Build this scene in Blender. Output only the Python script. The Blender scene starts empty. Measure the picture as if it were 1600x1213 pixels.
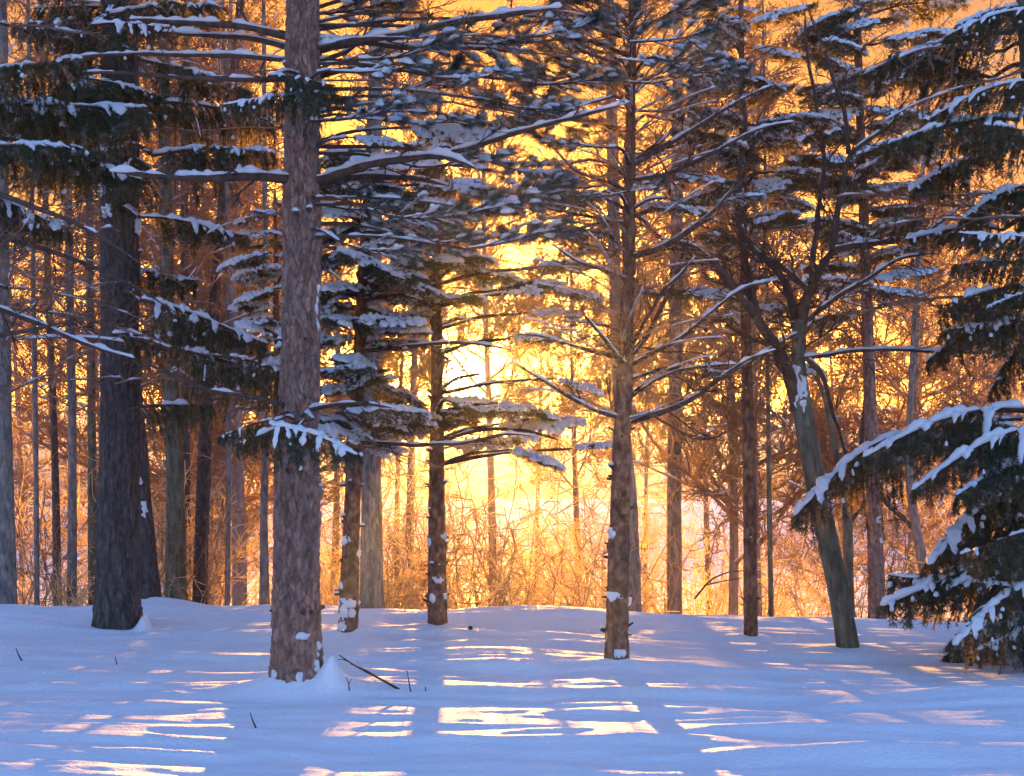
import bpy, math, random
import numpy as np
from mathutils import Vector, Matrix

rng = np.random.default_rng(7)
random.seed(7)
sc = bpy.context.scene
C = sc.collection

# ------------------------------------------------------------------ camera
F = 2222.0            # focal length in pixels of the 1600 px wide photograph (50 mm lens)
HZ = 720.0            # eye level
EYE = 1.6
cam = bpy.data.cameras.new('camera')
cam.lens = 50.0
cam.sensor_width = 36.0
cam.shift_y = (HZ - 606.5) / 1600.0
cam.clip_start = 0.05
cam.clip_end = 4000.0
camo = bpy.data.objects.new('camera', cam)
camo.location = (0, 0, EYE)
camo.rotation_euler = (math.radians(90), 0, 0)
C.objects.link(camo)
sc.camera = camo

# ------------------------------------------------------------------ light
SUN_EL = math.atan2(HZ - 580.0, F)
SUN_AZ = math.atan2(712.0 - 800.0, F)          # from +Y towards +X
SD = Vector((math.sin(SUN_AZ) * math.cos(SUN_EL), math.cos(SUN_AZ) * math.cos(SUN_EL), math.sin(SUN_EL)))
sun = bpy.data.lights.new('sun', 'SUN')
sun.energy = 4.7
sun.angle = math.radians(0.5)
sun.color = (1.0, 0.45, 0.07)
suno = bpy.data.objects.new('sun', sun)
suno.rotation_euler = SD.to_track_quat('Z', 'Y').to_euler()
suno.location = (SD * 60.0)
C.objects.link(suno)

world = bpy.data.worlds.new('World')
sc.world = world
world.use_nodes = True
nt = world.node_tree
nt.nodes.clear()
wo = nt.nodes.new('ShaderNodeOutputWorld')
bg = nt.nodes.new('ShaderNodeBackground')
sky = nt.nodes.new('ShaderNodeTexSky')
sky.sky_type = 'NISHITA'
sky.sun_disc = False
sky.sun_elevation = SUN_EL
sky.sun_rotation = SUN_AZ
sky.altitude = 100
sky.air_density = 1.0
sky.dust_density = 1.5
sky.ozone_density = 3.0
bg.inputs['Strength'].default_value = 0.10
# the sun's own disc and the bright air round it, added to the sky
tc = nt.nodes.new('ShaderNodeTexCoord')
dot = nt.nodes.new('ShaderNodeVectorMath'); dot.operation = 'DOT_PRODUCT'
nrm = nt.nodes.new('ShaderNodeVectorMath'); nrm.operation = 'NORMALIZE'
nt.links.new(tc.outputs['Generated'], nrm.inputs[0])
nt.links.new(nrm.outputs[0], dot.inputs[0])
dot.inputs[1].default_value = SD
ac = nt.nodes.new('ShaderNodeMath'); ac.operation = 'ARCCOSINE'
clampn = nt.nodes.new('ShaderNodeMath'); clampn.operation = 'MINIMUM'; clampn.inputs[1].default_value = 0.9999999
nt.links.new(dot.outputs['Value'], clampn.inputs[0])
nt.links.new(clampn.outputs[0], ac.inputs[0])
def gauss(width_deg, amp, power=1.5):
    d = nt.nodes.new('ShaderNodeMath'); d.operation = 'DIVIDE'; d.inputs[1].default_value = math.radians(width_deg)
    nt.links.new(ac.outputs[0], d.inputs[0])
    p = nt.nodes.new('ShaderNodeMath'); p.operation = 'POWER'; p.inputs[1].default_value = power
    nt.links.new(d.outputs[0], p.inputs[0])
    m = nt.nodes.new('ShaderNodeMath'); m.operation = 'MULTIPLY'; m.inputs[1].default_value = -1.0
    nt.links.new(p.outputs[0], m.inputs[0])
    e = nt.nodes.new('ShaderNodeMath'); e.operation = 'EXPONENT'
    nt.links.new(m.outputs[0], e.inputs[0])
    a = nt.nodes.new('ShaderNodeMath'); a.operation = 'MULTIPLY'; a.inputs[1].default_value = amp
    nt.links.new(e.outputs[0], a.inputs[0])
    return a
def addcol(prev, fac, col):
    mc = nt.nodes.new('ShaderNodeVectorMath'); mc.operation = 'SCALE'
    mc.inputs[0].default_value = col
    nt.links.new(fac.outputs[0], mc.inputs['Scale'])
    ad = nt.nodes.new('ShaderNodeVectorMath'); ad.operation = 'ADD'
    nt.links.new(prev, ad.inputs[0]); nt.links.new(mc.outputs[0], ad.inputs[1])
    return ad.outputs[0]
GLOW = [(0.45, 260.0, (1.0, 0.72, 0.30)), (3.0, 4.0, (1.0, 0.40, 0.05))]
# a low winter sun: the sky on its side is deep orange, away from it clear blue
g1 = gauss(55.0, 1.0, 4.0)
gam = nt.nodes.new('ShaderNodeGamma'); gam.inputs['Gamma'].default_value = 0.6
nt.links.new(sky.outputs[0], gam.inputs['Color'])
def times(sock, col):
    m_ = nt.nodes.new('ShaderNodeVectorMath'); m_.operation = 'MULTIPLY'
    nt.links.new(sock, m_.inputs[0]); m_.inputs[1].default_value = col
    return m_.outputs[0]
mxc = nt.nodes.new('ShaderNodeMix'); mxc.data_type = 'RGBA'
nt.links.new(g1.outputs[0], mxc.inputs['Factor'])
nt.links.new(times(sky.outputs[0], (1.16, 0.95, 1.12)), mxc.inputs['A'])
nt.links.new(times(gam.outputs[0], (0.54, 0.185, 0.040)), mxc.inputs['B'])
o = mxc.outputs['Result']
GLOW = [(0.36, 260.0, (1.0, 0.66, 0.22)), (1.3, 4.0, (1.0, 0.36, 0.04))]
for wd, am, col in GLOW:
    o = addcol(o, gauss(wd, am), col)
nt.links.new(o, bg.inputs['Color'])
nt.links.new(bg.outputs[0], wo.inputs['Surface'])

sc.view_settings.view_transform = 'Standard'
sc.view_settings.look = 'None'
sc.view_settings.gamma = 1.0
sc.view_settings.use_curve_mapping = False
sc.view_settings.exposure = 3.2
cy = sc.cycles
cy.max_bounces = 6
cy.diffuse_bounces = 3
cy.glossy_bounces = 2
cy.transmission_bounces = 3
cy.transparent_max_bounces = 4
cy.volume_bounces = 1
cy.use_denoising = True
cy.sample_clamp_indirect = 6.0
cy.caustics_reflective = False
cy.caustics_refractive = False

# ------------------------------------------------------------------ noise
def _h(ix, iy, iz, seed):
    n = (ix.astype(np.int64) * 374761393 + iy.astype(np.int64) * 668265263 + iz.astype(np.int64) * 2147483647 + seed * 974634777) & 0xffffffff
    n = ((n ^ (n >> 13)) * 1274126177) & 0xffffffff
    n = (n ^ (n >> 16)) & 0xffffffff
    n = (n * 2246822519) & 0xffffffff
    n = n ^ (n >> 15)
    return (n & 0xffffff) / float(0xffffff)
def vnoise(x, y, z=None, seed=0):
    x = np.asarray(x, float); y = np.asarray(y, float)
    z = np.zeros_like(x) if z is None else np.asarray(z, float)
    ix, iy, iz = np.floor(x), np.floor(y), np.floor(z)
    fx, fy, fz = x - ix, y - iy, z - iz
    ix, iy, iz = ix.astype(np.int64), iy.astype(np.int64), iz.astype(np.int64)
    s = lambda t: t * t * t * (t * (t * 6 - 15) + 10)
    ux, uy, uz = s(fx), s(fy), s(fz)
    r = 0.0
    for dx in (0, 1):
        wx = ux if dx else 1 - ux
        for dy in (0, 1):
            wy = uy if dy else 1 - uy
            for dz in (0, 1):
                wz = uz if dz else 1 - uz
                r = r + _h(ix + dx, iy + dy, iz + dz, seed) * wx * wy * wz
    return r * 2 - 1
def fbm(x, y, z=None, seed=0, oct=3):
    r, a = 0.0, 1.0
    for k in range(oct):
        r = r + a * vnoise(np.asarray(x) * 2 ** k, np.asarray(y) * 2 ** k, None if z is None else np.asarray(z) * 2 ** k, seed + k * 17)
        a *= 0.5
    return r
def sstep(t):
    t = np.clip(t, 0, 1)
    return t * t * (3 - 2 * t)

# ------------------------------------------------------------------ terrain height
MOUNDS = []      # (x, y, amp, sx, sy)
def h(x, y):
    x = np.asarray(x, float); y = np.asarray(y, float)
    lip = 14.5 + 0.4 * fbm(x * 0.25 + 3, y * 0, seed=5, oct=2)
    z = -3.1 * sstep((y - lip) / 18.0)
    near = 1 - sstep((y - 60) / 60)
    z = z + near * (0.045 * fbm(x * 0.30, y * 0.42, seed=11, oct=3))
    fine = 1 - sstep((y - 22) / 20)
    wx = x + 0.5 * vnoise(x * 0.5, y * 0.5, seed=3)
    z = z + fine * (0.036 * fbm(wx * 0.40, y * 2.3, seed=21, oct=3) + 0.0085 * fbm(wx * 1.7, y * 7.5, seed=31, oct=3))
    z = z - 0.022 * np.clip(y - 8, 0, 10) * sstep((x + 0.5) / 3.5) * near
    for (mx, my, a, sx, sy) in MOUNDS:
        z = z + a * np.exp(-((x - mx) / sx) ** 2 - ((y - my) / sy) ** 2)
    # far hills beyond the low field
    prof = sstep((y - 170) / 130.0)
    z = z + prof * (14.0 + 2.2 * fbm(x * 0.010 + 2.3, y * 0.006, seed=41, oct=4)) * 1.0
    return z
def P(x, y, d):
    return np.array([(x - 800.0) / F * d, d, EYE + (HZ - y) / F * d])
def ground_depth(x, y, far=16.6):
    d = 6.0
    while d < far:
        p = P(x, y, d)
        if p[2] <= float(h(p[0], d)):
            return d
        d += 0.03
    return far
def gnd(x, y, a, sx, sy):
    d = ground_depth(x, y)
    p = P(x, y, d)
    MOUNDS.append((p[0], p[1], a, sx, sy))
gnd(240, 948, 0.13, 0.55, 0.9)
gnd(860, 972, 0.15, 1.25, 0.55)
gnd(1560, 1100, 0.10, 0.9, 0.5)
gnd(470, 1080, 0.12, 0.36, 0.26)
gnd(518, 1062, 0.16, 0.07, 0.12)
gnd(224, 984, 0.13, 0.06, 0.09)
gnd(560, 992, 0.05, 0.3, 0.2)
gnd(683, 980, 0.035, 0.30, 0.25)
gnd(963, 1036, 0.03, 0.25, 0.22)
gnd(1328, 1016, 0.04, 0.30, 0.25)
gnd(1172, 998, 0.025, 0.22, 0.20)

# ------------------------------------------------------------------ mesh helpers
class MB:
    def __init__(s):
        s.v = []; s.f3 = []; s.f4 = []; s.n = 0
    def add(s, v, f3=None, f4=None):
        v = np.asarray(v, float).reshape(-1, 3)
        if f3 is not None and len(f3): s.f3.append(np.asarray(f3, np.int64) + s.n)
        if f4 is not None and len(f4): s.f4.append(np.asarray(f4, np.int64) + s.n)
        s.v.append(v); s.n += len(v)
    def mesh(s, name, mat, smooth=True):
        me = bpy.data.meshes.new(name)
        if not s.v:
            return me
        v = np.concatenate(s.v)
        f3 = np.concatenate(s.f3) if s.f3 else np.zeros((0, 3), np.int64)
        f4 = np.concatenate(s.f4) if s.f4 else np.zeros((0, 4), np.int64)
        me.vertices.add(len(v)); me.vertices.foreach_set('co', v.ravel())
        nl = len(f3) * 3 + len(f4) * 4
        me.loops.add(nl)
        me.loops.foreach_set('vertex_index', np.concatenate([f3.ravel(), f4.ravel()]).astype(np.int32))
        me.polygons.add(len(f3) + len(f4))
        tot = np.concatenate([np.full(len(f3), 3), np.full(len(f4), 4)])
        st = np.concatenate([[0], np.cumsum(tot)[:-1]]) if len(tot) else tot
        me.polygons.foreach_set('loop_start', st.astype(np.int32))
        me.polygons.foreach_set('use_smooth', np.full(len(tot), smooth))
        me.update(calc_edges=True)
        me.materials.append(mat)
        return me
def obj(name, me, parent=None, loc=None):
    o = bpy.data.objects.new(name, me)
    C.objects.link(o)
    if parent is not None: o.parent = parent
    if loc is not None: o.location = loc
    return o
def tag(o, label=None, cat=None, group=None, kind=None):
    if label: o['label'] = label
    if cat: o['category'] = cat
    if group: o['group'] = group
    if kind: o['kind'] = kind
    return o
def thing(name, label, cat, loc=(0, 0, 0), group=None):
    o = bpy.data.objects.new(name, None)
    o.empty_display_size = 0.1
    C.objects.link(o)
    o.location = loc
    return tag(o, label, cat, group)

# ------------------------------------------------------------------ materials
def mat(name, cols, scale=(8, 8, 8), rough=0.85, bump=0.0, bscale=60.0, transl=0.0, tcol=None, detail=4, spec=0.2, tint=False):
    m = bpy.data.materials.new(name); m.use_nodes = True
    n = m.node_tree; n.nodes.clear()
    out = n.nodes.new('ShaderNodeOutputMaterial')
    b = n.nodes.new('ShaderNodeBsdfPrincipled')
    b.inputs['Roughness'].default_value = rough
    b.inputs['Specular IOR Level'].default_value = spec
    t = n.nodes.new('ShaderNodeTexCoord')
    mp = n.nodes.new('ShaderNodeMapping'); mp.inputs['Scale'].default_value = scale
    n.links.new(t.outputs['Object'], mp.inputs[0])
    no = n.nodes.new('ShaderNodeTexNoise'); no.inputs['Scale'].default_value = 1.0; no.inputs['Detail'].default_value = detail
    n.links.new(mp.outputs[0], no.inputs['Vector'])
    cr = n.nodes.new('ShaderNodeValToRGB')
    els = cr.color_ramp.elements
    k = len(cols)
    while len(els) < k: els.new(0.5)
    for i, c in enumerate(cols):
        els[i].position = 0.3 + 0.4 * i / max(1, k - 1); els[i].color = (*c, 1)
    n.links.new(no.outputs['Fac'], cr.inputs[0])
    if tint:
        at = n.nodes.new('ShaderNodeAttribute'); at.attribute_name = 'tint'
        mm = n.nodes.new('ShaderNodeVectorMath'); mm.operation = 'MULTIPLY'
        n.links.new(cr.outputs[0], mm.inputs[0]); n.links.new(at.outputs['Color'], mm.inputs[1])
        n.links.new(mm.outputs[0], b.inputs['Base Color'])
    else:
        n.links.new(cr.outputs[0], b.inputs['Base Color'])
    if bump:
        nb = n.nodes.new('ShaderNodeTexNoise'); nb.inputs['Scale'].default_value = bscale; nb.inputs['Detail'].default_value = 3
        n.links.new(t.outputs['Object'], nb.inputs['Vector'])
        bm = n.nodes.new('ShaderNodeBump'); bm.inputs['Strength'].default_value = 1.0; bm.inputs['Distance'].default_value = bump
        n.links.new(nb.outputs['Fac'], bm.inputs['Height'])
        n.links.new(bm.outputs[0], b.inputs['Normal'])
    if transl:
        tr = n.nodes.new('ShaderNodeBsdfTranslucent'); tr.inputs[0].default_value = (*(tcol or cols[-1]), 1)
        mx = n.nodes.new('ShaderNodeMixShader'); mx.inputs[0].default_value = transl
        n.links.new(b.outputs[0], mx.inputs[1]); n.links.new(tr.outputs[0], mx.inputs[2])
        n.links.new(mx.outputs[0], out.inputs[0])
    else:
        n.links.new(b.outputs[0], out.inputs[0])
    return m
M = {
 'snow_ground': mat('snow_ground', [(0.84, 0.86, 0.90), (0.90, 0.90, 0.93)], (2, 2, 2), 0.7, 0.012, 38.0),
 'snow': mat('branch_snow', [(0.82, 0.85, 0.90), (0.90, 0.91, 0.93)], (9, 9, 9), 0.7, 0.004, 60.0, 0.2, (0.9, 0.88, 0.88)),
 'pine_bark': mat('pine_bark', [(0.16, 0.085, 0.062), (0.25, 0.145, 0.11), (0.33, 0.215, 0.175)], (34, 34, 16), 0.9, 0.010, 90, tint=True),
 'dark_bark': mat('dark_bark', [(0.055, 0.042, 0.038), (0.085, 0.066, 0.058), (0.13, 0.10, 0.09)], (40, 40, 12), 0.9, 0.010, 90, tint=True),
 'grey_bark': mat('grey_bark', [(0.14, 0.12, 0.11), (0.20, 0.175, 0.155), (0.27, 0.235, 0.21)], (30, 30, 9), 0.9, 0.005, 90, tint=True),
 'red_bark': mat('red_bark', [(0.10, 0.048, 0.028), (0.19, 0.095, 0.055), (0.27, 0.16, 0.11)], (26, 26, 14), 0.9, 0.006, 90, tint=True),
 'moss_bark': mat('moss_bark', [(0.07, 0.065, 0.05), (0.13, 0.12, 0.08), (0.20, 0.17, 0.14)], (12, 12, 4), 0.9, 0.004, 80, tint=True),
 'branch': mat('branch_bark', [(0.06, 0.04, 0.032), (0.13, 0.085, 0.065)], (20, 20, 20), 0.9),
 'twig': mat('twig_bark', [(0.15, 0.10, 0.085), (0.34, 0.25, 0.22)], (9, 9, 9), 0.8, 0, 60, 0.45, (0.72, 0.54, 0.36)),
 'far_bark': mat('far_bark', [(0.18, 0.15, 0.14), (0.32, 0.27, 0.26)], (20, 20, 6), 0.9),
 'scrub': mat('hillside_scrub', [(0.16, 0.12, 0.11), (0.34, 0.27, 0.25), (0.6, 0.56, 0.56)], (0.5, 0.2, 0.6), 0.9),
 'frost': mat('frosted_twig', [(0.42, 0.31, 0.28), (0.68, 0.58, 0.55)], (5, 5, 5), 0.7, 0, 60, 0.66, (1.0, 0.82, 0.44)),
 'spruce': mat('spruce_needles', [(0.03, 0.045, 0.03), (0.055, 0.08, 0.055), (0.09, 0.12, 0.09), (0.34, 0.38, 0.40)], (16, 16, 16), 0.6, 0, 60, 0.42, (0.24, 0.17, 0.035)),
 'pine': mat('pine_needles', [(0.05, 0.075, 0.06), (0.09, 0.12, 0.10), (0.42, 0.46, 0.50)], (16, 16, 16), 0.55, 0, 60, 0.25, (0.16, 0.15, 0.08)),
}
# ------------------------------------------------------------------ ground
def terrain(hills):
    ys = np.concatenate([np.linspace(-120, -8, 16)[:-1], np.linspace(-8, 5.5, 50)[:-1], np.arange(5.5, 17.5, 0.035),
                         np.geomspace(17.5, 420, 130)])
    a = np.linspace(-1, 1, 430)
    b = np.array([1.03, 1.08, 1.15, 1.25, 1.4, 1.7, 2.2, 3.0, 4.5])
    us = np.concatenate([-b[::-1], a, b])
    W = np.maximum(3.0, np.abs(ys) * 0.40)
    W = np.where(ys < 7, np.maximum(3.0, 2.8 + 0 * ys), W)
    W = np.where(ys < -8, 25 + 0 * ys, W)
    X = us[None, :] * W[:, None]
    Y = np.repeat(ys[:, None], len(us), 1)
    cut = int(np.searchsorted(ys, 172)); sel = slice(cut, None) if hills else slice(0, cut + 1)
    X, Y = X[sel], Y[sel]
    Z = h(X, Y)
    V = np.stack([X, Y, Z], -1).reshape(-1, 3)
    nr, nc = X.shape
    i = np.arange(nr - 1)[:, None] * nc + np.arange(nc - 1)[None, :]
    i = i.ravel()
    q = np.stack([i, i + 1, i + nc + 1, i + nc], -1)
    m = MB(); m.add(V, f4=q)
    return m
tag(obj('snow_ground', terrain(False).mesh('snow_ground', M['snow_ground'])), kind='structure')
tag(obj('hills', terrain(True).mesh('hills', M['scrub'])), kind='structure')

def haze():
    bpy.ops.mesh.primitive_cube_add(size=1)
    o = bpy.context.object
    o.name = o.data.name = 'haze'
    x, y0, y1, z0, z1 = 800, -125, 425, -5.5, 24
    o.scale = (2 * x, y1 - y0, z1 - z0); o.location = (0, (y0 + y1) / 2, (z0 + z1) / 2)
    m = bpy.data.materials.new('haze'); m.use_nodes = True; n = m.node_tree; n.nodes.clear()
    v = n.nodes.new('ShaderNodeVolumePrincipled'); v.inputs['Color'].default_value = (0.93, 0.93, 0.95, 1)
    v.inputs['Density'].default_value = HAZE; v.inputs['Anisotropy'].default_value = 0.85
    n.links.new(v.outputs[0], n.nodes.new('ShaderNodeOutputMaterial').inputs['Volume'])
    o.data.materials.append(m)
    tag(o, kind='stuff')
HAZE = 0.0003
haze()

# ------------------------------------------------------------------ tubes, trunks
def resample(pts, step):
    pts = np.asarray(pts, float)
    d = np.concatenate([[0], np.cumsum(np.linalg.norm(np.diff(pts, axis=0), axis=1))])
    n = max(2, int(d[-1] / step) + 1)
    s = np.linspace(0, d[-1], n)
    # smooth interpolation (Catmull-Rom by numpy: linear then blur)
    out = np.stack([np.interp(s, d, pts[:, k]) for k in range(3)], -1)
    if len(pts) > 2 and n > 6:
        w = max(1, int(n / len(pts) / 2.5))
        for _ in range(2):
            pad = np.concatenate([np.repeat(out[:1], w, 0) - (out[1:2] - out[:1]) * np.arange(w, 0, -1)[:, None], out, np.repeat(out[-1:], w, 0) + (out[-1:] - out[-2:-1]) * np.arange(1, w + 1)[:, None]])
            ker = np.ones(2 * w + 1) / (2 * w + 1)
            out = np.stack([np.convolve(pad[:, k], ker, 'valid') for k in range(3)], -1)
    return out, s / d[-1]
def tube(m, path, rad, n=5, cap=True):
    path = np.asarray(path, float); k = len(path)
    t = np.gradient(path, axis=0)
    t /= np.linalg.norm(t, axis=1)[:, None] + 1e-9
    ref = np.array([0, 0, 1.0]) if abs(t[0, 2]) < 0.8 else np.array([0, 1.0, 0])
    if abs(t[0, 2]) < 0.8 and np.abs(t[:, 2]).max() > 0.95: ref = np.array([0.3, 1.0, 0.1])
    s = np.cross(t, ref); s /= np.linalg.norm(s, axis=1)[:, None] + 1e-9
    u = np.cross(s, t)
    a = np.arange(n) * 2 * math.pi / n
    r = np.broadcast_to(np.asarray(rad, float), (k,))[:, None, None]
    V = path[:, None, :] + r * (np.cos(a)[None, :, None] * s[:, None, :] + np.sin(a)[None, :, None] * u[:, None, :])
    i = np.arange(k - 1)[:, None] * n; j = np.arange(n)[None, :]; j2 = (j + 1) % n
    q = np.stack([i + j, i + j2, i + n + j2, i + n + j], -1).reshape(-1, 4)
    V = V.reshape(-1, 3)
    if cap:
        V = np.concatenate([V, path[-1:]])
        f3 = np.stack([(k - 1) * n + np.arange(n), (k - 1) * n + (np.arange(n) + 1) % n, np.full(n, k * n)], -1)
        m.add(V, f3=f3, f4=q)
    else:
        m.add(V, f4=q)
def plates(th, z, nth, hz, seed):
    """Voronoi bark plates on a cylinder: returns (edge distance 0..1, random per plate)"""
    gx = th / (2 * math.pi) * nth; gz = z / hz
    gx = gx + 0.35 * vnoise(gx * 0.9, gz * 1.1, seed=seed + 5)
    ix, iz = np.floor(gx).astype(int), np.floor(gz).astype(int)
    f1 = np.full(gx.shape, 9.0); f2 = np.full(gx.shape, 9.0); rid = np.zeros(gx.shape)
    zero = np.zeros_like(ix)
    for dx in (-1, 0, 1):
        for dz in (-1, 0, 1):
            cx = ix + dx; cz = iz + dz; cw = np.mod(cx, nth)
            px = cx + 0.1 + 0.8 * _h(cw, cz, zero, seed); pz = cz + 0.1 + 0.8 * _h(cw, cz, zero + 1, seed)
            d = np.hypot(gx - px, gz - pz)
            r = _h(cw, cz, zero + 2, seed)
            m1 = d < f1
            f2 = np.where(m1, f1, np.minimum(f2, d))
            rid = np.where(m1, r, rid)
            f1 = np.where(m1, d, f1)
    return np.clip((f2 - f1) * 2.2, 0, 1), rid
def trunk_mesh(name, pts, material, around=40, step=0.03, bark=0.012, plate=(0.045, 0.13), seed=1, flare=0.25, knots=0):
    """pts: list of (world point, radius); plates of bark stand proud of the furrows"""
    P3 = [p for p, r in pts]; R = np.array([r for p, r in pts])
    path, s = resample(P3, step)
    d = np.concatenate([[0], np.cumsum(np.linalg.norm(np.diff(np.asarray(P3), axis=0), axis=1))]); d /= d[-1]
    rad = np.interp(s, d, R)
    L = np.concatenate([[0], np.cumsum(np.linalg.norm(np.diff(path, axis=0), axis=1))])
    rad = rad * (1 + flare * np.exp(-L / 0.22) + 0.025 * vnoise(L * 2.3, L * 0, seed=seed))
    n = around
    th = np.arange(n) * 2 * math.pi / n
    TH, LL = np.meshgrid(th, L)
    nth = max(5, int(2 * math.pi * R.max() / plate[0]))
    e, rid = plates(TH, LL, nth, plate[1], seed)
    e2, rid2 = plates(TH, LL, nth * 2, plate[1] * 0.45, seed + 9)
    cx, cy_ = np.cos(TH), np.sin(TH)
    disp = bark * (np.minimum(e * 4.5, 1) * (0.5 + 0.8 * rid) - 0.7 + 0.3 * np.minimum(e2 * 1.6, 1) * rid2)
    disp += bark * 0.35 * vnoise(cx * 9, cy_ * 9, LL * 22, seed=seed)
    disp += 0.06 * rad[:, None] * fbm(cx * 1.3, cy_ * 1.3, LL * 1.6, seed=seed + 3, oct=2)
    # root flare lobes
    disp += rad[:, None] * 0.35 * flare * np.exp(-LL / 0.16) * vnoise(cx * 2.6, cy_ * 2.6, LL * 0, seed=seed + 8)
    kr = np.random.default_rng(seed)
    for _ in range(knots):
        kt, kl = kr.uniform(0, 6.28), kr.uniform(0.05, 0.95) * L[-1]
        dt = np.abs((TH - kt + math.pi) % (2 * math.pi) - math.pi) * rad[:, None]
        dd = np.hypot(dt, (LL - kl))
        disp += 0.022 * np.exp(-(dd / 0.035) ** 2)
    t = np.gradient(path, axis=0); t /= np.linalg.norm(t, axis=1)[:, None]
    sx = np.cross(t, [0, 1.0, 0]); sx /= np.linalg.norm(sx, axis=1)[:, None]
    uy = np.cross(t, sx)
    r = (rad[:, None] + disp)[:, :, None]
    V = path[:, None, :] + r * (cx[:, :, None] * sx[:, None, :] + cy_[:, :, None] * uy[:, None, :])
    k = len(path)
    i = np.arange(k - 1)[:, None] * n; j = np.arange(n)[None, :]; j2 = (j + 1) % n
    q = np.stack([i + j2, i + j, i + n + j, i + n + j2], -1).reshape(-1, 4)
    m = MB(); m.add(V.reshape(-1, 3), f4=q)
    me = m.mesh(name, material)
    v = (0.62 + 0.62 * rid + 0.3 * rid2) * (1 + 0.12 * vnoise(cx * 3, cy_ * 3, LL * 3, seed=seed + 2))
    hue = _h(np.floor(rid * 997).astype(int), np.floor(rid * 313).astype(int), np.zeros(rid.shape, int), seed) - 0.5
    col = np.stack([v * (1 + 0.16 * hue), v, v * (1 - 0.14 * hue), np.ones_like(v)], -1)
    ca = me.color_attributes.new('tint', 'FLOAT_COLOR', 'POINT')
    ca.data.foreach_set('color', col.astype(np.float32).ravel())
    return me, V, path, rad

class Tree:
    """a tree whose trunk runs through pixels of the photograph at its own distance"""
    def __init__(s, name, label, cat, px, material, around=40, step=0.03, bark=0.01, plate=(0.045, 0.13), depth=None, lean=0.0,
                 group=None, flare=0.25, knots=0, top_extra=2.5, seed=None, sink=0.12):
        x0, y0, w0 = px[0]
        d0 = depth or (ground_depth(x0, y0) * (1 + w0 / F / 2))
        s.d0 = d0; s.lean = lean
        s.px = px
        base = P(x0, y0, d0)
        gz = float(h(base[0], d0))
        s.base = np.array([base[0], d0, gz])
        pts = []
        for k, (x, y, w) in enumerate(px):
            p = P(x, y, s.depth_at(y)); r = w / F * s.depth_at(y) / 2
            pts.append([p, r])
        if gz < pts[0][0][2] - 0.02:     # base hidden behind the rise: run the trunk on down to the ground
            p0 = pts[0][0].copy(); p0[2] = gz
            pts.insert(0, [p0, pts[0][1] * 1.05])
        low = pts[0][0].copy(); low[2] -= sink
        pts.insert(0, [low, pts[0][1]])
        # above the frame the trunk goes on
        if top_extra:
            a, b = pts[-2][0], pts[-1][0]
            dirn = (b - a) / np.linalg.norm(b - a)
            pts.append([b + dirn * top_extra, max(0.004, pts[-1][1] * 0.55)])
        s.pts = pts
        s.root = thing(name, label, cat, tuple(s.base), group)
        s.seed = seed if seed is not None else int(x0 * 7 + y0) % 9999
        rel = [(p - s.base, r) for p, r in pts]
        me, s.V, s.path, s.rad = trunk_mesh('trunk', rel, material, around, step, bark, plate, s.seed, flare, knots)
        s.trunk = obj('trunk', me, s.root)
    def snow_on(s, rows, thick=0.012):
        """crusts of snow that follow the bark: (x, y, half width, half height) in picture points"""
        nr, n = s.V.shape[:2]
        for x, y, rx, ry in rows:
            m = MB()
            ax, ar = s.axis(y); k = s.depth_at(y) / F
            z = EYE + (HZ - y) * k - s.base[2]
            i0 = int(np.argmin(np.abs(s.path[:, 2] - z)))
            t = max(-1.0, min(1.0, (x - ax) / max(ar, 1)))
            c = s.path[i0] + np.array([t * s.rad[i0], -math.sqrt(max(0.0, 1 - t * t)) * s.rad[i0], 0])
            V = s.V; D = V - c
            hor = np.hypot(D[..., 0], D[..., 1]); R = np.hypot(hor / (rx * k * 1.2), D[..., 2] / (ry * k * 1.2))
            q = c * 9 + x
            msk = 1 - R ** 2 + 1.15 * fbm(V[..., 0] * 26 + x, V[..., 1] * 26, V[..., 2] * 22 + y, seed=int(x), oct=2)
            msk = np.where(hor < 0.14, msk, -1)
            th = thick * np.sqrt(np.clip(msk, 0, 1)) * (1.0 + 0.4 * vnoise(V[..., 0] * 30, V[..., 1] * 30, V[..., 2] * 30))
            out = V - s.path[:, None, :]; out[..., 2] = 0; out /= np.linalg.norm(out, axis=-1)[..., None] + 1e-9
            W = V + out * np.where(msk > 0, th + 0.003, -0.004)[..., None] + np.array([0, 0, 1.0]) * (th * 0.5)[..., None]
            on = msk > 0
            r0 = np.arange(nr - 1)[:, None]; j = np.arange(n)[None, :]; j2 = (j + 1) % n
            cell = on[r0, j] | on[r0, j2] | on[r0 + 1, j] | on[r0 + 1, j2]
            qd = np.stack([(r0 * n + j2), (r0 * n + j), ((r0 + 1) * n + j), ((r0 + 1) * n + j2)], -1)[cell]
            if not len(qd): continue
            used = np.unique(qd); rem = np.full(nr * n, -1); rem[used] = np.arange(len(used))
            m.add(W.reshape(-1, 3)[used], f4=rem[qd])
            obj('snow', m.mesh('snow', M['snow']), s.trunk)
    def depth_at(s, y):
        return s.d0 + s.lean * (s.px[0][1] - y) / 1000.0
    def axis(s, y):
        """trunk centre (x px, radius px) at picture height y"""
        ys = [p[1] for p in s.px][::-1]; xs = [p[0] for p in s.px][::-1]; ws = [p[2] for p in s.px][::-1]
        return float(np.interp(y, ys, xs)), float(np.interp(y, ys, ws)) / 2
    def at(s, y):
        x, r = s.axis(y)
        return P(x, y, s.depth_at(y))
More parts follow.
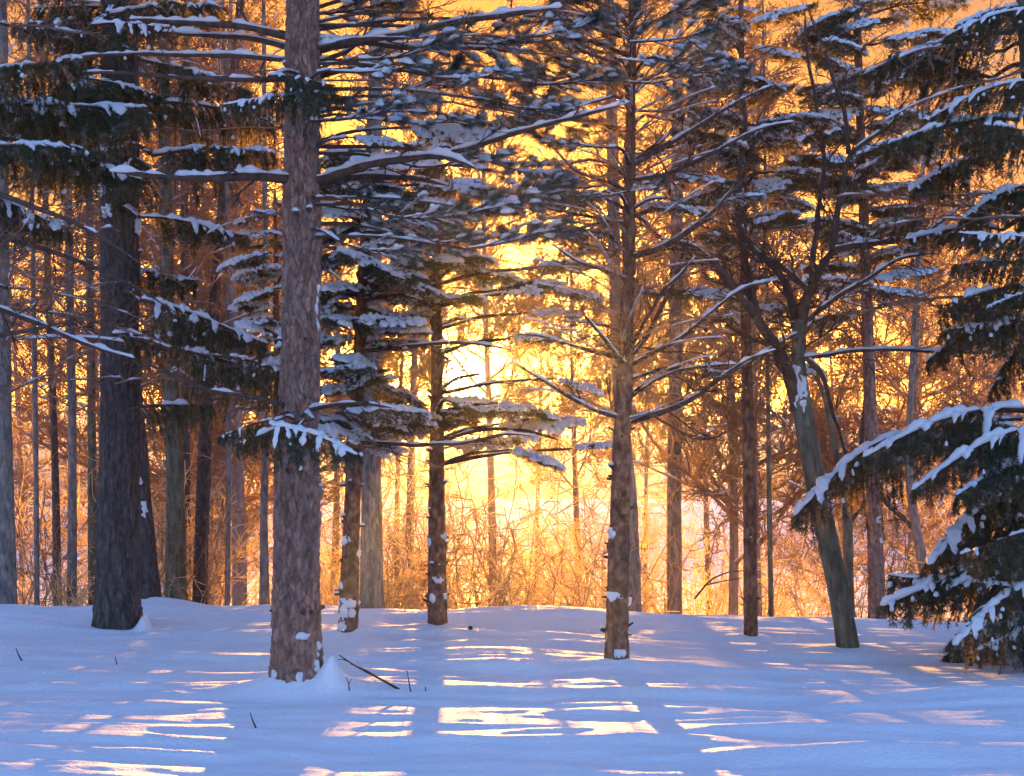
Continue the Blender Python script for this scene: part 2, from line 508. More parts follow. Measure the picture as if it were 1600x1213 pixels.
# ------------------------------------------------------------------ vegetation builders
def unit(v):
    v = np.asarray(v, float); return v / (np.linalg.norm(v) + 1e-12)
def needles(m, base, dirs, length, width, r, spread=(0.6, 1.1), fwd=True):
    """one thin triangle per needle; base/dirs arrays of twig samples"""
    n = len(base)
    rnd = r.normal(size=(n, 3))
    side = rnd - (rnd * dirs).sum(1)[:, None] * dirs
    side /= np.linalg.norm(side, axis=1)[:, None] + 1e-9
    a = r.uniform(spread[0], spread[1], n)[:, None]
    nd = dirs * np.cos(a) + side * np.sin(a)
    w = np.cross(nd, r.normal(size=(n, 3))); w /= np.linalg.norm(w, axis=1)[:, None] + 1e-9
    L = (length * r.uniform(0.7, 1.15, n))[:, None]
    hw = width * 0.5
    V = np.stack([base - w * hw, base + w * hw, base + nd * L], 1).reshape(-1, 3)
    f = np.arange(n * 3).reshape(-1, 3)
    m.add(V, f3=f)
def sample_path(path, per_m, r):
    d = np.concatenate([[0], np.cumsum(np.linalg.norm(np.diff(path, axis=0), axis=1))])
    n = max(1, int(d[-1] * per_m))
    s = np.sort(r.uniform(0, d[-1], n))
    pts = np.stack([np.interp(s, d, path[:, k]) for k in range(3)], -1)
    t = np.gradient(path, axis=0)
    dr = np.stack([np.interp(s, d, t[:, k]) for k in range(3)], -1)
    dr /= np.linalg.norm(dr, axis=1)[:, None] + 1e-9
    return pts, dr
def snow_field(m, S, step, r, seed):
    """snow lying on a spray: S rows = x, y, z, radius, thickness. A cushion with soft lumps, underside on the twigs."""
    S = np.asarray(S, float)
    x0, x1 = S[:, 0].min() - 0.08, S[:, 0].max() + 0.08
    y0, y1 = S[:, 1].min() - 0.08, S[:, 1].max() + 0.08
    gx = np.arange(x0, x1, step); gy = np.arange(y0, y1, step)
    X, Y = np.meshgrid(gx, gy, indexing='ij')
    T = np.zeros_like(X); W = np.full_like(X, 1e-9); Z = np.zeros_like(X)
    for x, y, z, rr, t in S:
        i0, i1 = np.searchsorted(gx, [x - 3 * rr, x + 3 * rr]); j0, j1 = np.searchsorted(gy, [y - 3 * rr, y + 3 * rr])
        xs, ys = X[i0:i1, j0:j1], Y[i0:i1, j0:j1]
        d2 = ((xs - x) ** 2 + (ys - y) ** 2) / rr ** 2
        T[i0:i1, j0:j1] = np.maximum(T[i0:i1, j0:j1], t * np.sqrt(np.clip(1 - d2, 0, 1)))
        w = np.exp(-d2)
        W[i0:i1, j0:j1] += w; Z[i0:i1, j0:j1] += w * z
    Z = Z / W
    # soften and add lumps
    Tb = T.copy()
    for _ in range(2):
        Tp = np.pad(Tb, 1)
        Tb = (Tp[1:-1, 1:-1] * 2 + Tp[:-2, 1:-1] + Tp[2:, 1:-1] + Tp[1:-1, :-2] + Tp[1:-1, 2:]) / 6
    mask = T > 0.002
    Tb = Tb * (1 + 0.22 * vnoise(X * 11, Y * 11, seed=seed)) * (T > 0)
    edge = mask & ~(np.pad(mask, 1)[:-2, 1:-1] & np.pad(mask, 1)[2:, 1:-1] & np.pad(mask, 1)[1:-1, :-2] & np.pad(mask, 1)[1:-1, 2:])
    top = Z + Tb; bot = Z - 0.25 * Tb - 0.003
    top = np.where(mask, top, Z - 0.012); bot = np.where(mask, bot, Z - 0.012)
    nr, nc = X.shape
    idx = np.arange(nr * nc).reshape(nr, nc)
    cell = mask[:-1, :-1] | mask[1:, :-1] | mask[:-1, 1:] | mask[1:, 1:]
    cell = cell & (W[:-1, :-1] > 1e-6)
    a, b, c, d = idx[:-1, :-1][cell], idx[1:, :-1][cell], idx[1:, 1:][cell], idx[:-1, 1:][cell]
    q = np.stack([a, b, c, d], -1)
    used = np.unique(q); rem = np.full(nr * nc, -1); rem[used] = np.arange(len(used))
    Vt = np.stack([X, Y, top], -1).reshape(-1, 3)[used]
    Vb = np.stack([X, Y, bot], -1).reshape(-1, 3)[used]
    m.add(Vt, f4=rem[q]); m.add(Vb, f4=rem[q][:, ::-1])
def lump(m, c, rx, ry, rz, ang, seed, nu=12, nv=7):
    th = np.arange(nu) * 2 * math.pi / nu; ph = np.linspace(0.12, math.pi - 0.12, nv)
    TH, PH = np.meshgrid(th, ph)
    x, y, z = np.cos(TH) * np.sin(PH), np.sin(TH) * np.sin(PH), np.cos(PH)
    k = 1 + 0.28 * vnoise(x * 1.6 + seed, y * 1.6, z * 1.6, seed=seed % 97)
    z = np.where(z < 0, z * 0.35, z)
    x, y, z = x * k * rx, y * k * ry, z * k * rz
    ca, sa = math.cos(ang), math.sin(ang)
    V = np.stack([c[0] + ca * x - sa * y, c[1] + sa * x + ca * y, c[2] + z], -1).reshape(-1, 3)
    i = np.arange(nv - 1)[:, None] * nu; j = np.arange(nu)[None, :]; j2 = (j + 1) % nu
    q = np.stack([i + j, i + nu + j, i + nu + j2, i + j2], -1).reshape(-1, 4)
    top = np.array([[c[0], c[1], V[:nu, 2].max()]]); bot = np.array([[c[0], c[1], V[-nu:, 2].min()]])
    n = len(V)
    f3 = [[n, a, (a + 1) % nu] for a in range(nu)] + [[n + 1, n - nu + (a + 1) % nu, n - nu + a] for a in range(nu)]
    m.add(np.concatenate([V, top, bot]), f3=f3, f4=q)
def snow_strip(m, path, rad, thick, seed, cover=0.75, wide=1.15, clip=0.9):
    """snow along the upper side of a limb, broken where the noise says it has fallen off"""
    path, s = resample(path, 0.022)
    k = len(path)
    if k < 4: return
    rad = np.interp(s, np.linspace(0, 1, len(np.atleast_1d(rad))), np.atleast_1d(rad))
    t = np.gradient(path, axis=0); tl = np.linalg.norm(t, axis=1)[:, None] + 1e-9; t = t / tl
    steep = np.abs(t[:, 2])
    L = s * k * 0.022
    nz = vnoise(L * 3.1 + seed * 3.7, L * 0, seed=seed) * 0.5 + 0.5 * vnoise(L * 9 + seed, L * 0, seed=seed + 1)
    cov = np.clip((nz + (cover * 2 - 1)) * 2.5, 0, 1) * np.clip((clip - steep) * 3, 0, 1)
    cov[0] = cov[-1] = 0
    T = thick * cov * (0.75 + 0.5 * (vnoise(L * 15, L * 0, seed=seed + 2)))
    Wd = (rad * wide + thick * 0.25) * np.sqrt(np.clip(cov, 0, 1)) * (1 + 0.35 * vnoise(L * 27, L * 0, seed=seed + 4))
    T = T * (1 + 0.3 * vnoise(L * 33, L * 0, seed=seed + 5))
    s_ = np.cross(t, [0, 0, 1.0]); s_ /= np.linalg.norm(s_, axis=1)[:, None] + 1e-9
    prof = [(-1, -0.05), (-0.85, 0.5), (-0.45, 0.9), (0, 1.0), (0.45, 0.9), (0.85, 0.5), (1, -0.05), (0, -0.25)]
    n = len(prof)
    base = path + np.array([0, 0, 1.0]) * (rad * 0.55)[:, None]
    V = np.stack([base + s_ * (Wd * a)[:, None] + np.array([0, 0, 1.0]) * (T * b)[:, None] for a, b in prof], 1)
    i = np.arange(k - 1)[:, None] * n; j = np.arange(n)[None, :]; j2 = (j + 1) % n
    q = np.stack([i + j, i + j2, i + n + j2, i + n + j], -1)
    on = (cov[:-1] > 0) | (cov[1:] > 0)
    m.add(V.reshape(-1, 3), f4=q[on].reshape(-1, 4))

def lib_flat(seed, cover=0.6, thick=1.0):
    """flat layered spray with a cushion of snow (fir and young spruce), 1 m long along +X"""
    r = np.random.default_rng(seed)
    W, N, S = MB(), MB(), MB()
    xs = np.linspace(0, 1, 12)
    ax = np.stack([xs, 0.03 * np.sin(xs * 5 + seed), 0.05 * xs - 0.16 * xs ** 2], -1)
    tube(W, ax, 0.011 * (1 - xs) + 0.003, 5)
    NB, ND, sn = [], [], []
    b, d = sample_path(ax[2:], 260, r); NB.append(b); ND.append(d)
    for p in ax[2:]: sn.append((*p, 0.045, 0.045))
    for x in np.arange(0.10, 0.98, 0.055):
        for sd in (-1, 1):
            xx = x + r.uniform(-0.02, 0.02)
            L = (0.44 * (1 - xx) ** 0.75 + 0.05) * r.uniform(0.65, 1.12) * (0.65 if xx < 0.22 else 1)
            a = sd * math.radians(r.uniform(42, 64))
            p0 = np.array([np.interp(xx, xs, ax[:, k]) for k in range(3)])
            u = np.linspace(0, 1, 6)
            dx, dy = math.cos(a), math.sin(a)
            pth = p0 + np.stack([u * L * dx + 0.08 * L * u ** 2, u * L * dy, -0.30 * L * u ** 2 + r.uniform(-0.02, 0.04) * u], -1)
            tube(W, pth, 0.005 * (1 - u) + 0.0018, 3)
            b, d = sample_path(pth, 420, r); NB.append(b); ND.append(d)
            for p in pth[1:]: sn.append((*p, 0.034, 0.034))
            q = 0.06
            while q < L:
                for s2 in (-1, 1):
                    l2 = min(0.13, (L - q) * 0.8 + 0.03) * r.uniform(0.7, 1.1)
                    a2 = a + s2 * math.radians(r.uniform(35, 55))
                    o = p0 + (pth[-1] - p0) * (q / L)
                    o[2] = np.interp(q / L, u, pth[:, 2])
                    uu = np.linspace(0, 1, 3)
                    zz = r.uniform(-0.75, 0.15)
                    p2 = o + np.stack([uu * l2 * math.cos(a2), uu * l2 * math.sin(a2), zz * l2 * uu], -1)
                    b, d = sample_path(p2, 420, r); NB.append(b); ND.append(d)
                    if l2 > 0.06: tube(W, p2, 0.002, 3, cap=False)
                    if zz < -0.4: continue
                    sn.append((*p2[1], 0.020, 0.015)); sn.append((*p2[2], 0.016, 0.010))
                q += 0.075
    needles(N, np.concatenate(NB), np.concatenate(ND), 0.034, 0.005, r, (0.5, 1.25))
    # twigs hanging under the spray
    for p in [q for q in sn if q[3] > 0.03][::2]:
        l3 = r.uniform(0.05, 0.11); a3 = r.uniform(0, 6.28)
        p3 = np.array(p[:3]) + np.linspace(0, 1, 3)[:, None] * l3 * unit([math.cos(a3), math.sin(a3), -r.uniform(0.4, 1.4)])
        b, d = sample_path(p3, 420, r)
        needles(N, b, d, 0.034, 0.005, r, (0.5, 1.25))
    sn = np.array(sn)
    keep = vnoise(sn[:, 0] * 4.2 + seed, sn[:, 1] * 6.5, seed=seed) > (0.5 - cover) * 1.3
    sn = sn[keep]
    sn[:, 4] *= 1.25 * thick * (1 + 0.4 * vnoise(sn[:, 0] * 4, sn[:, 1] * 4, seed=seed + 4))
    if len(sn): snow_field(S, sn, 0.011, r, seed)
    return (W.mesh('bough', M['branch']), N.mesh('needles', M['spruce']), S.mesh('snow', M['snow']))

def lib_droop(seed, cover=0.5, curtain=1.0, arch=0.22):
    """Norway spruce bough: arching axis with twigs that hang like a curtain, snow lying along them in fingers"""
    r = np.random.default_rng(seed)
    W, N, S = MB(), MB(), MB()
    xs = np.linspace(0, 1, 16)
    ax = np.stack([xs, 0.04 * np.sin(xs * 4 + seed), 0.10 * xs - arch * xs ** 2 + 0.05 * xs ** 6], -1)
    tube(W, ax, 0.013 * (1 - xs) + 0.003, 5)
    NB, ND = [], []
    b, d = sample_path(ax[3:], 260, r); NB.append(b); ND.append(d)
    snow_strip(S, ax, 0.012 * (1 - xs) + 0.012, 0.045, seed, cover + 0.2)
    for x in np.arange(0.12, 0.99, 0.042):
        for sd in (-1, 1):
            xx = x + r.uniform(-0.015, 0.015)
            L = (0.40 * (1 - xx) ** 0.6 + 0.07) * r.uniform(0.55, 1.2)
            a = sd * math.radians(r.uniform(35, 80))
            p0 = np.array([np.interp(xx, xs, ax[:, k]) for k in range(3)])
            u = np.linspace(0, 1, 8)
            hang = curtain * r.uniform(0.7, 1.3)
            out = L * (u - 0.45 * u ** 2)
            pth = p0 + np.stack([out * math.cos(a), out * math.sin(a), -hang * L * u ** 1.6 * 0.9], -1)
            tube(W, pth, 0.004 * (1 - u) + 0.0016, 3)
            b, d = sample_path(pth, 420, r); NB.append(b); ND.append(d)
            if r.random() < cover * 0.8:
                kk = int(r.integers(3, 6)); nrm_ = np.array([math.cos(a), math.sin(a), 0.5]) * 0.007
                snow_strip(S, pth[:kk] + nrm_, r.uniform(0.008, 0.024) * np.array([1.2, 1.5, 0.8, 1.2, 0.3]), r.uniform(0.015, 0.034), int(r.integers(999)), r.uniform(0.5, 0.8), 1.2, 1.12)
                if r.random() < 0.4:
                    q_ = pth[int(r.integers(3, 7))]
                    lump(S, q_ + nrm_, r.uniform(0.014, 0.03), r.uniform(0.010, 0.02), r.uniform(0.016, 0.04), a, int(r.integers(999)), 9, 6)
            for q in np.arange(0.25, 0.95, 0.2):
                for s2 in (-1, 1):
                    l2 = L * 0.30 * (1.1 - q) * r.uniform(0.7, 1.3) + 0.02
                    o = np.array([np.interp(q, u, pth[:, k]) for k in range(3)])
                    dd = unit([math.cos(a + s2 * 0.9) * 0.6, math.sin(a + s2 * 0.9) * 0.6, -0.75 * hang])
                    p2 = o + np.linspace(0, 1, 3)[:, None] * l2 * dd
                    b, d = sample_path(p2, 420, r); NB.append(b); ND.append(d)
    needles(N, np.concatenate(NB), np.concatenate(ND), 0.032, 0.0055, r)
    return (W.mesh('bough', M['branch']), N.mesh('needles', M['spruce']), S.mesh('snow', M['snow']))

def lib_pine(seed, tufts=9):
    """pine bough: side shoots ending in tufts of long needles, each with a cap of snow"""
    r = np.random.default_rng(seed)
    W, N, S = MB(), MB(), MB()
    xs = np.linspace(0, 1, 10)
    ax = np.stack([xs, 0.05 * np.sin(xs * 4 + seed), 0.16 * xs ** 2 - 0.04 * xs], -1)
    tube(W, ax, 0.014 * (1 - xs) + 0.004, 5)
    snow_strip(S, ax, 0.014 * (1 - xs) + 0.006, 0.028, seed, 0.6)
    tips = [(ax[-3:], 1.0)]
    for k in range(tufts):
        xx = 0.2 + 0.72 * k / tufts + r.uniform(-0.03, 0.03)
        a = (1 if k % 2 else -1) * math.radians(r.uniform(25, 65))
        L = (0.45 * (1 - xx) + 0.16) * r.uniform(0.7, 1.15)
        p0 = np.array([np.interp(xx, xs, ax[:, j]) for j in range(3)])
        u = np.linspace(0, 1, 6)
        pth = p0 + np.stack([u * L * math.cos(a), u * L * math.sin(a), L * (0.10 * u + 0.22 * u ** 2) * r.uniform(-0.4, 1.2)], -1)
        tube(W, pth, 0.006 * (1 - u) + 0.003, 4)
        if r.random() < 0.7: snow_strip(S, pth, 0.008, 0.02, seed + k, 0.6)
        tips.append((pth[-3:], r.uniform(0.8, 1.15)))
    for pth, sc_ in tips:
        b, d = sample_path(pth, 190 / max(0.05, np.linalg.norm(pth[-1] - pth[0])), r)
        needles(N, b, d, 0.15 * sc_, 0.0042, r, (0.15, 1.15))
        b2 = np.repeat(pth[-1:], 90, 0); d2 = np.repeat(unit(pth[-1] - pth[-2])[None], 90, 0)
        needles(N, b2, d2, 0.155 * sc_, 0.0042, r, (0.05, 1.0))
        if r.random() < 0.8:
            d0 = unit(pth[-1] - pth[0]); ang = math.atan2(d0[1], d0[0])
            c = pth[-2] + d0 * 0.03 + [0, 0, 0.012]
            lump(S, c, r.uniform(0.06, 0.095), r.uniform(0.035, 0.055), r.uniform(0.03, 0.045), ang, int(r.integers(9999)))
            if r.random() < 0.5:
                lump(S, c + r.uniform(-0.05, 0.05, 3) * [1, 1, 0.3], 0.04, 0.03, 0.025, ang, int(r.integers(9999)), 10, 6)
    return (W.mesh('bough', M['branch']), N.mesh('needles', M['pine']), S.mesh('snow', M['snow']))

def lib_dead(seed):
    """bare lower bough of fine dead twigs"""
    r = np.random.default_rng(seed)
    W, S = MB(), MB()
    def g(p, d, L, rad, lv):
        n = 7 if lv == 0 else 4
        pts = [p]; dd = d.copy()
        for i in range(n):
            dd = unit(dd + r.normal(size=3) * (0.10 if lv == 0 else 0.16))
            pts.append(pts[-1] + dd * L / n)
        pts = np.array(pts)
        tube(W, pts, np.linspace(rad, max(0.0015, rad * 0.4), len(pts)), 4 if lv == 0 else 3, cap=False)
        if lv == 0: snow_strip(S, pts, np.linspace(rad, rad * 0.5, 4), 0.018, seed, 0.45)
        if lv >= 3: return
        k = (13, 6, 3)[lv]
        for i in range(k):
            t = (i + r.uniform(0.2, 1)) / k
            o = np.array([np.interp(t, np.linspace(0, 1, len(pts)), pts[:, j]) for j in range(3)])
            side = unit(np.cross(dd, r.normal(size=3)) * [1, 1, 0.45])
            nd = unit(dd * 0.8 + side * r.uniform(0.5, 1.1))
            g(o, nd, L * (0.42, 0.45, 0.5)[lv] * (1.15 - t) * r.uniform(0.7, 1.2), max(0.002, rad * 0.42), lv + 1)
    g(np.zeros(3), np.array([1.0, 0, 0.05]), 1.0, 0.010, 0)
    return (W.mesh('bough', M['twig']), None, S.mesh('snow', M['snow']))

FLAT = [lib_flat(100 + k, (0.62, 0.5, 0.75)[k % 3]) for k in range(5)]
HEAVY = [lib_flat(140 + k, 0.9, 1.6) for k in range(3)]
DROOP = [lib_droop(200 + k, (0.55, 0.35, 0.45)[k % 3], (1.0, 1.3, 0.8)[k % 3]) for k in range(4)]
ARCH = [lib_droop(260 + k, 0.62, (0.9, 1.2, 0.7)[k % 3], (0.42, 0.55, 0.34)[k % 3]) for k in range(3)]
DROOPB = [lib_droop(230 + k, 0.16, 1.2) for k in range(2)]
PINE = [lib_pine(300 + k, 8 + 2 * k) for k in range(4)]
DEAD = [lib_dead(400 + k) for k in range(4)]

def place(tree, pos, az, pitch, scale, lib, name='bough', roll=0.0, zs=1.0):
    # keep the gaps through which the sun shows
    p0 = np.asarray(pos, float)
    for t in (0.0, 0.25, 0.5, 0.75, 1.0):
        q = p0 + scale * t * np.array([math.cos(az), math.sin(az), math.sin(pitch) - 0.1 * t])
        qx, qy = 800 + q[0] / q[1] * F, HZ - (q[2] - EYE) / q[1] * F
        if (abs(qx - 726) < 66 and -30 < qy - 576 < 38) or (abs(qx - 712) < 36 and abs(qy - 512) < 20): return None
    """one bough as a part of its tree, needles and snow as its sub-parts (mesh data shared)"""
    W, N, S = lib
    o = obj(name, W, tree.root)
    o.location = tuple(np.asarray(pos) - tree.base)
    o.rotation_euler = (roll, -pitch, az)
    o.scale = (scale, scale, scale * zs)
    if N is not None: obj('needles', N, o)
    if S is not None and len(S.vertices): obj('snow', S, o)
    return o
def limb(tree, pts, w0, w1, dd=0.0, snow=0.6, thick=0.03, twigs=0, material='branch', tl=0.35, start=None, sides=7, r=None, wob=1.0):
    """a limb through picture points, growing away from (dd > 0) or towards the camera"""
    r = r or random.Random(int(pts[0][0] * 13 + pts[-1][1] * 7))
    rg = np.random.default_rng(int(pts[0][0] * 13 + pts[-1][1] * 7) % 100000)
    x0, y0 = pts[0]
    d0 = tree.depth_at(y0) if start is None else start
    tot = sum(math.hypot(a[0] - b[0], a[1] - b[1]) for a, b in zip(pts[1:], pts[:-1])) + 1e-6
    acc = 0; W3 = []
    for k, (x, y) in enumerate(pts):
        if k: acc += math.hypot(x - pts[k - 1][0], y - pts[k - 1][1])
        W3.append(P(x, y, d0 + dd * acc / tot))
    pth, s = resample(np.array(W3) - tree.base, 0.03)
    L = s * len(pth) * 0.03
    for k in range(3):
        pth[:, k] += wob * 0.012 * vnoise(L * 4, L * 0 + k * 7.3, seed=int(abs(x0)) + 3) * np.minimum(1, L * 5)
    rr = np.linspace(w0, w1, len(pth)) / F * d0 / 2
    rr = rr * (1 + 0.12 * vnoise(L * 12, L * 0, seed=int(abs(y0))))
    rr = rr * np.minimum(1, 0.12 + (1 - s) * 6) ** 0.8
    m = MB(); tube(m, pth, rr, sides)
    S = MB()
    if snow: snow_strip(S, pth, rr, thick, int(abs(x0) + abs(y0)) % 997, snow)
    if twigs:
        for i in range(twigs):
            t = 0.08 + 0.9 * (i + rg.random()) / twigs
            j = min(len(pth) - 2, int(t * len(pth)))
            d = unit(pth[j + 1] - pth[j])
            side = unit(np.cross(d, rg.normal(size=3)))
            grow_twig(m, pth[j], unit(d * 0.7 + side * 0.8 + [0, 0, 0.1]), tl * rg.uniform(0.5, 1.2) * (1.1 - 0.6 * t), max(0.0028, rr[j] * 0.35), rg, 2)
    b = obj('branch', m.mesh('branch', M[material]), tree.root)
    if S.v: obj('snow', S.mesh('snow', M['snow']), b)
    return pth + tree.base, rr
def grow_twig(m, p, d, L, rad, rg, lv):
    n = 4; pts = [p]; dd = np.array(d, float)
    for i in range(n):
        dd = unit(dd + rg.normal(size=3) * 0.16); pts.append(pts[-1] + dd * L / n)
    pts = np.array(pts)
    tube(m, pts, np.linspace(rad, max(0.0014, rad * 0.35), len(pts)), 3, cap=False)
    if lv > 0:
        for i in range(5 if lv == 2 else 3):
            t = rg.uniform(0.15, 0.95)
            o = np.array([np.interp(t, np.linspace(0, 1, len(pts)), pts[:, j]) for j in range(3)])
            grow_twig(m, o, unit(dd + np.cross(dd, unit(rg.normal(size=3))) * 0.9), L * 0.5 * rg.uniform(0.6, 1.2), max(0.002, rad * 0.6), rg, lv - 1)
def pad(tree, x, y, lpx, dirn, lib, dd=0.0, rise=25, stem=True, pitch=0.0, tow=None, zs=1.0, w=7):
    """a snowy bough whose middle shows at (x, y), carried by a branch from the trunk"""
    rg = random.Random(int(x * 31 + y * 17))
    d = tree.depth_at(y) + dd
    a = tow if tow is not None else rg.uniform(-0.5, 0.5)
    az = a if dirn > 0 else math.pi - a
    xa = x - dirn * lpx * 0.5 * math.cos(a)
    anchor = P(xa, y, d)
    if stem:
        tx, tr = tree.axis(y + rise)
        if abs(xa - tx) > 12:
            m = MB()
            p0 = P(tx, y + rise, tree.depth_at(y)) - tree.base; p1 = anchor - tree.base
            mid = (p0 + p1) / 2 + [0, 0, 0.05]
            pth, s = resample(np.array([p0, mid, p1]), 0.04)
            rr = np.linspace(w, w * 0.6, len(pth)) / F * d / 2
            tube(m, pth, rr, 5); S = MB(); snow_strip(S, pth, rr, 0.02, int(x) % 991, 0.55)
            b = obj('branch', m.mesh('branch', M['branch']), tree.root)
            if S.v: obj('snow', S.mesh('snow', M['snow']), b)
    return place(tree, anchor, az, pitch + rg.uniform(-0.28, 0.22), lpx / F * d * rg.uniform(0.9, 1.15), lib, zs=zs, roll=rg.uniform(-0.45, 0.45))
def whorls(tree, ya, yb, n, len_a, len_b, libs, pitch=(0.0, 0.15), per=5, seed=0, az_ok=None, rl=0.3):
    """whorls of boughs up a trunk between picture heights; lengths in metres"""
    r = np.random.default_rng(seed + tree.seed)
    for k in range(n):
        t = k / max(1, n - 1)
        y = ya + (yb - ya) * t + r.uniform(-6, 6)
        c = tree.at(y); a0 = r.uniform(0, 6.28)
        for j in range(per):
            az = a0 + j * 2 * math.pi / per + r.uniform(-0.25, 0.25)
            if az_ok and not az_ok((az + math.pi) % (2 * math.pi) - math.pi): continue
            L = (len_a + (len_b - len_a) * t) * r.uniform(0.75, 1.15)
            place(tree, c + [0, 0, r.uniform(-0.12, 0.12)], az, r.uniform(*pitch), L, libs[int(r.integers(len(libs)))], roll=r.uniform(-rl, rl))

# ---- bare broad-leaved trees and shrubs
def lib_bare(seed, H=12.0, r0=0.10, low=0.22, kids=26, twigmat='twig', lean=0.0):
    r = np.random.default_rng(seed)
    T, B, S = MB(), MB(), MB()
    n = 16
    u = np.linspace(0, 1, n)
    trunk = np.stack([0.25 * np.sin(u * 3 + seed) * u + lean * u * H, 0.25 * np.cos(u * 2.3 + seed) * u - 0.25 * math.cos(seed) * 0, u * H], -1)
    tube(T, trunk, r0 * (1 - u) ** 0.8 + 0.012, 9)
    def g(p, d, L, rad, lv):
        k = (6, 5, 4, 3)[lv]
        pts = [p]; dd = d.copy()
        for i in range(k):
            dd = unit(dd + r.normal(size=3) * (0.13, 0.2, 0.26, 0.3)[lv] + np.array([0, 0, 0.06])); pts.append(pts[-1] + dd * L / k)
        pts = np.array(pts)
        tube(B, pts, np.linspace(rad, max(0.0065, rad * 0.45), len(pts)), (5, 4, 3, 3)[lv], cap=False)
        if lv <= 1 and r.random() < 0.8: snow_strip(S, pts, np.linspace(rad, rad * 0.5, 4), 0.02 + rad * 0.5, int(r.integers(999)), 0.5)
        if lv >= 3: return
        c = (9, 7, 5)[lv]
        for i in range(c):
            t = 0.12 + 0.86 * (i + r.random()) / c
            o = np.array([np.interp(t, np.linspace(0, 1, len(pts)), pts[:, j]) for j in range(3)])
            side = unit(np.cross(dd, r.normal(size=3)))
            g(o, unit(dd * 0.75 + side * r.uniform(0.5, 1.0)), L * (0.5, 0.5, 0.55)[lv] * (1.2 - 0.7 * t) * r.uniform(0.7, 1.2), max(0.0085, rad * (0.5, 0.55, 0.6)[lv]), lv + 1)
    for i in range(kids):
        t = low + (0.98 - low) * (i + r.random()) / kids
        o = np.array([np.interp(t, u, trunk[:, j]) for j in range(3)])
        a = i * 2.4 + r.uniform(-0.4, 0.4)
        d = unit([math.cos(a), math.sin(a), r.uniform(0.35, 1.0)])
        g(o, d, (2.6 * (1 - t) + 0.8) * r.uniform(0.8, 1.2), 0.035 * (1 - t) + 0.010, 0)
    return T, B, S
def lib_shrub(seed, H=2.4, stems=12, spread=0.5, rad=0.012, kids=(8, 3), bend=1.0):
    r = np.random.default_rng(seed)
    B, S = MB(), MB()
    def g(p, d, L, rd, lv):
        k = (9, 5, 4)[lv]
        pts = [p]; dd = d.copy()
        for i in range(k):
            g_ = np.array([0, 0, (0.05 - 0.13 * bend * i / k, -0.05, 0.0)[lv]])
            dd = unit(dd + r.normal(size=3) * (0.11, 0.2, 0.28)[lv] + g_); pts.append(pts[-1] + dd * L / k)
        pts = np.array(pts)
        tube(B, pts, np.linspace(rd, max(0.0050, rd * 0.45), len(pts)), (4, 3, 3)[lv], cap=False)
        if lv == 0 and r.random() < 0.5: snow_strip(S, pts, np.linspace(rd, rd * 0.5, 4), 0.02, int(r.integers(999)), 0.35)
        if lv >= 2: return
        c = kids[lv]
        for i in range(c):
            t = (0.18, 0.1)[lv] + 0.8 * (i + r.random()) / c
            o = np.array([np.interp(t, np.linspace(0, 1, len(pts)), pts[:, j]) for j in range(3)])
            side = unit(np.cross(dd, r.normal(size=3)))
            g(o, unit(dd * 0.6 + side * r.uniform(0.6, 1.1) + [0, 0, 0.1]), L * (0.32, 0.45)[lv] * r.uniform(0.6, 1.25), max(0.0058, rd * 0.6), lv + 1)
    for i in range(stems):
        a = r.uniform(0, 6.28); o = np.array([r.normal() * 0.16, r.normal() * 0.16, -0.1])
        d = unit([math.cos(a) * spread, math.sin(a) * spread, 1.0])
        g(o, d, H * r.uniform(0.7, 1.25), rad * r.uniform(0.7, 1.3), 0)
    return B, S
# ------------------------------------------------------------------ the trees one can tell apart
PI = math.pi
A = Tree('pine_tree', 'tall pine nearest the camera with thick plated bark and snow heaped at its foot', 'tree',
         [(466, 1062, 73), (463, 900, 68), (462, 745, 67), (467, 690, 61), (470, 500, 58), (473, 300, 54), (473, 0, 48)],
         M['pine_bark'], 200, 0.0075, 0.018, (0.040, 0.10), seed=3, flare=0.3, knots=9)
B = Tree('spruce_tree', 'thick dark spruce with furrowed bark and a small snow cone at its right foot', 'tree',
         [(183, 984, 68), (186, 800, 63), (188, 600, 58), (187, 300, 58), (187, 0, 54)], M['dark_bark'], 140, 0.010, 0.014, (0.035, 0.16), seed=4, flare=0.3, knots=6)
Cc = Tree('leaning_tree', 'dark furrowed tree leaning left, half hidden behind the thick spruce', 'tree',
         [(232, 936, 38), (222, 800, 32), (205, 600, 28), (186, 200, 24)], M['dark_bark'], 60, 0.02, 0.010, (0.04, 0.16), seed=5, flare=0.15)
Dd = Tree('bare_tree', 'straight grey-brown trunk just right of the leaning furrowed one', 'tree',
         [(274, 934, 32), (275, 750, 27), (262, 500, 22), (254, 0, 15)], M['moss_bark'], 36, 0.03, 0.006, depth=18.0, seed=6)
E = Tree('bare_tree', 'slim dark trunk with a slight bend, left of the nearest pine', 'tree',
         [(312, 934, 22), (320, 700, 21), (325, 600, 20), (345, 350, 15), (376, 0, 12)], M['dark_bark'], 28, 0.03, 0.005, depth=18.6, seed=7)
E2 = Tree('bare_tree', 'dark trunk showing between the grey-brown trunk and the bent one', 'tree',
         [(292, 934, 13), (290, 640, 13), (288, 300, 12), (292, 0, 9)], M['dark_bark'], 20, 0.04, 0.004, depth=21.0, seed=8)
G = Tree('sapling', 'thin pale sapling left of the nearest pine, thinnest in its row', 'tree',
         [(355, 940, 8), (358, 700, 8), (356, 400, 6), (350, 100, 5)], M['grey_bark'], 14, 0.05, 0.002, depth=18.0, seed=9)
H_ = Tree('bare_tree', 'slender forked tree close beside the left edge of the nearest pine', 'tree',
         [(413, 940, 15), (412, 780, 12), (416, 650, 9), (414, 300, 8), (412, 0, 6)], M['grey_bark'], 18, 0.04, 0.003, depth=17.6, seed=10)
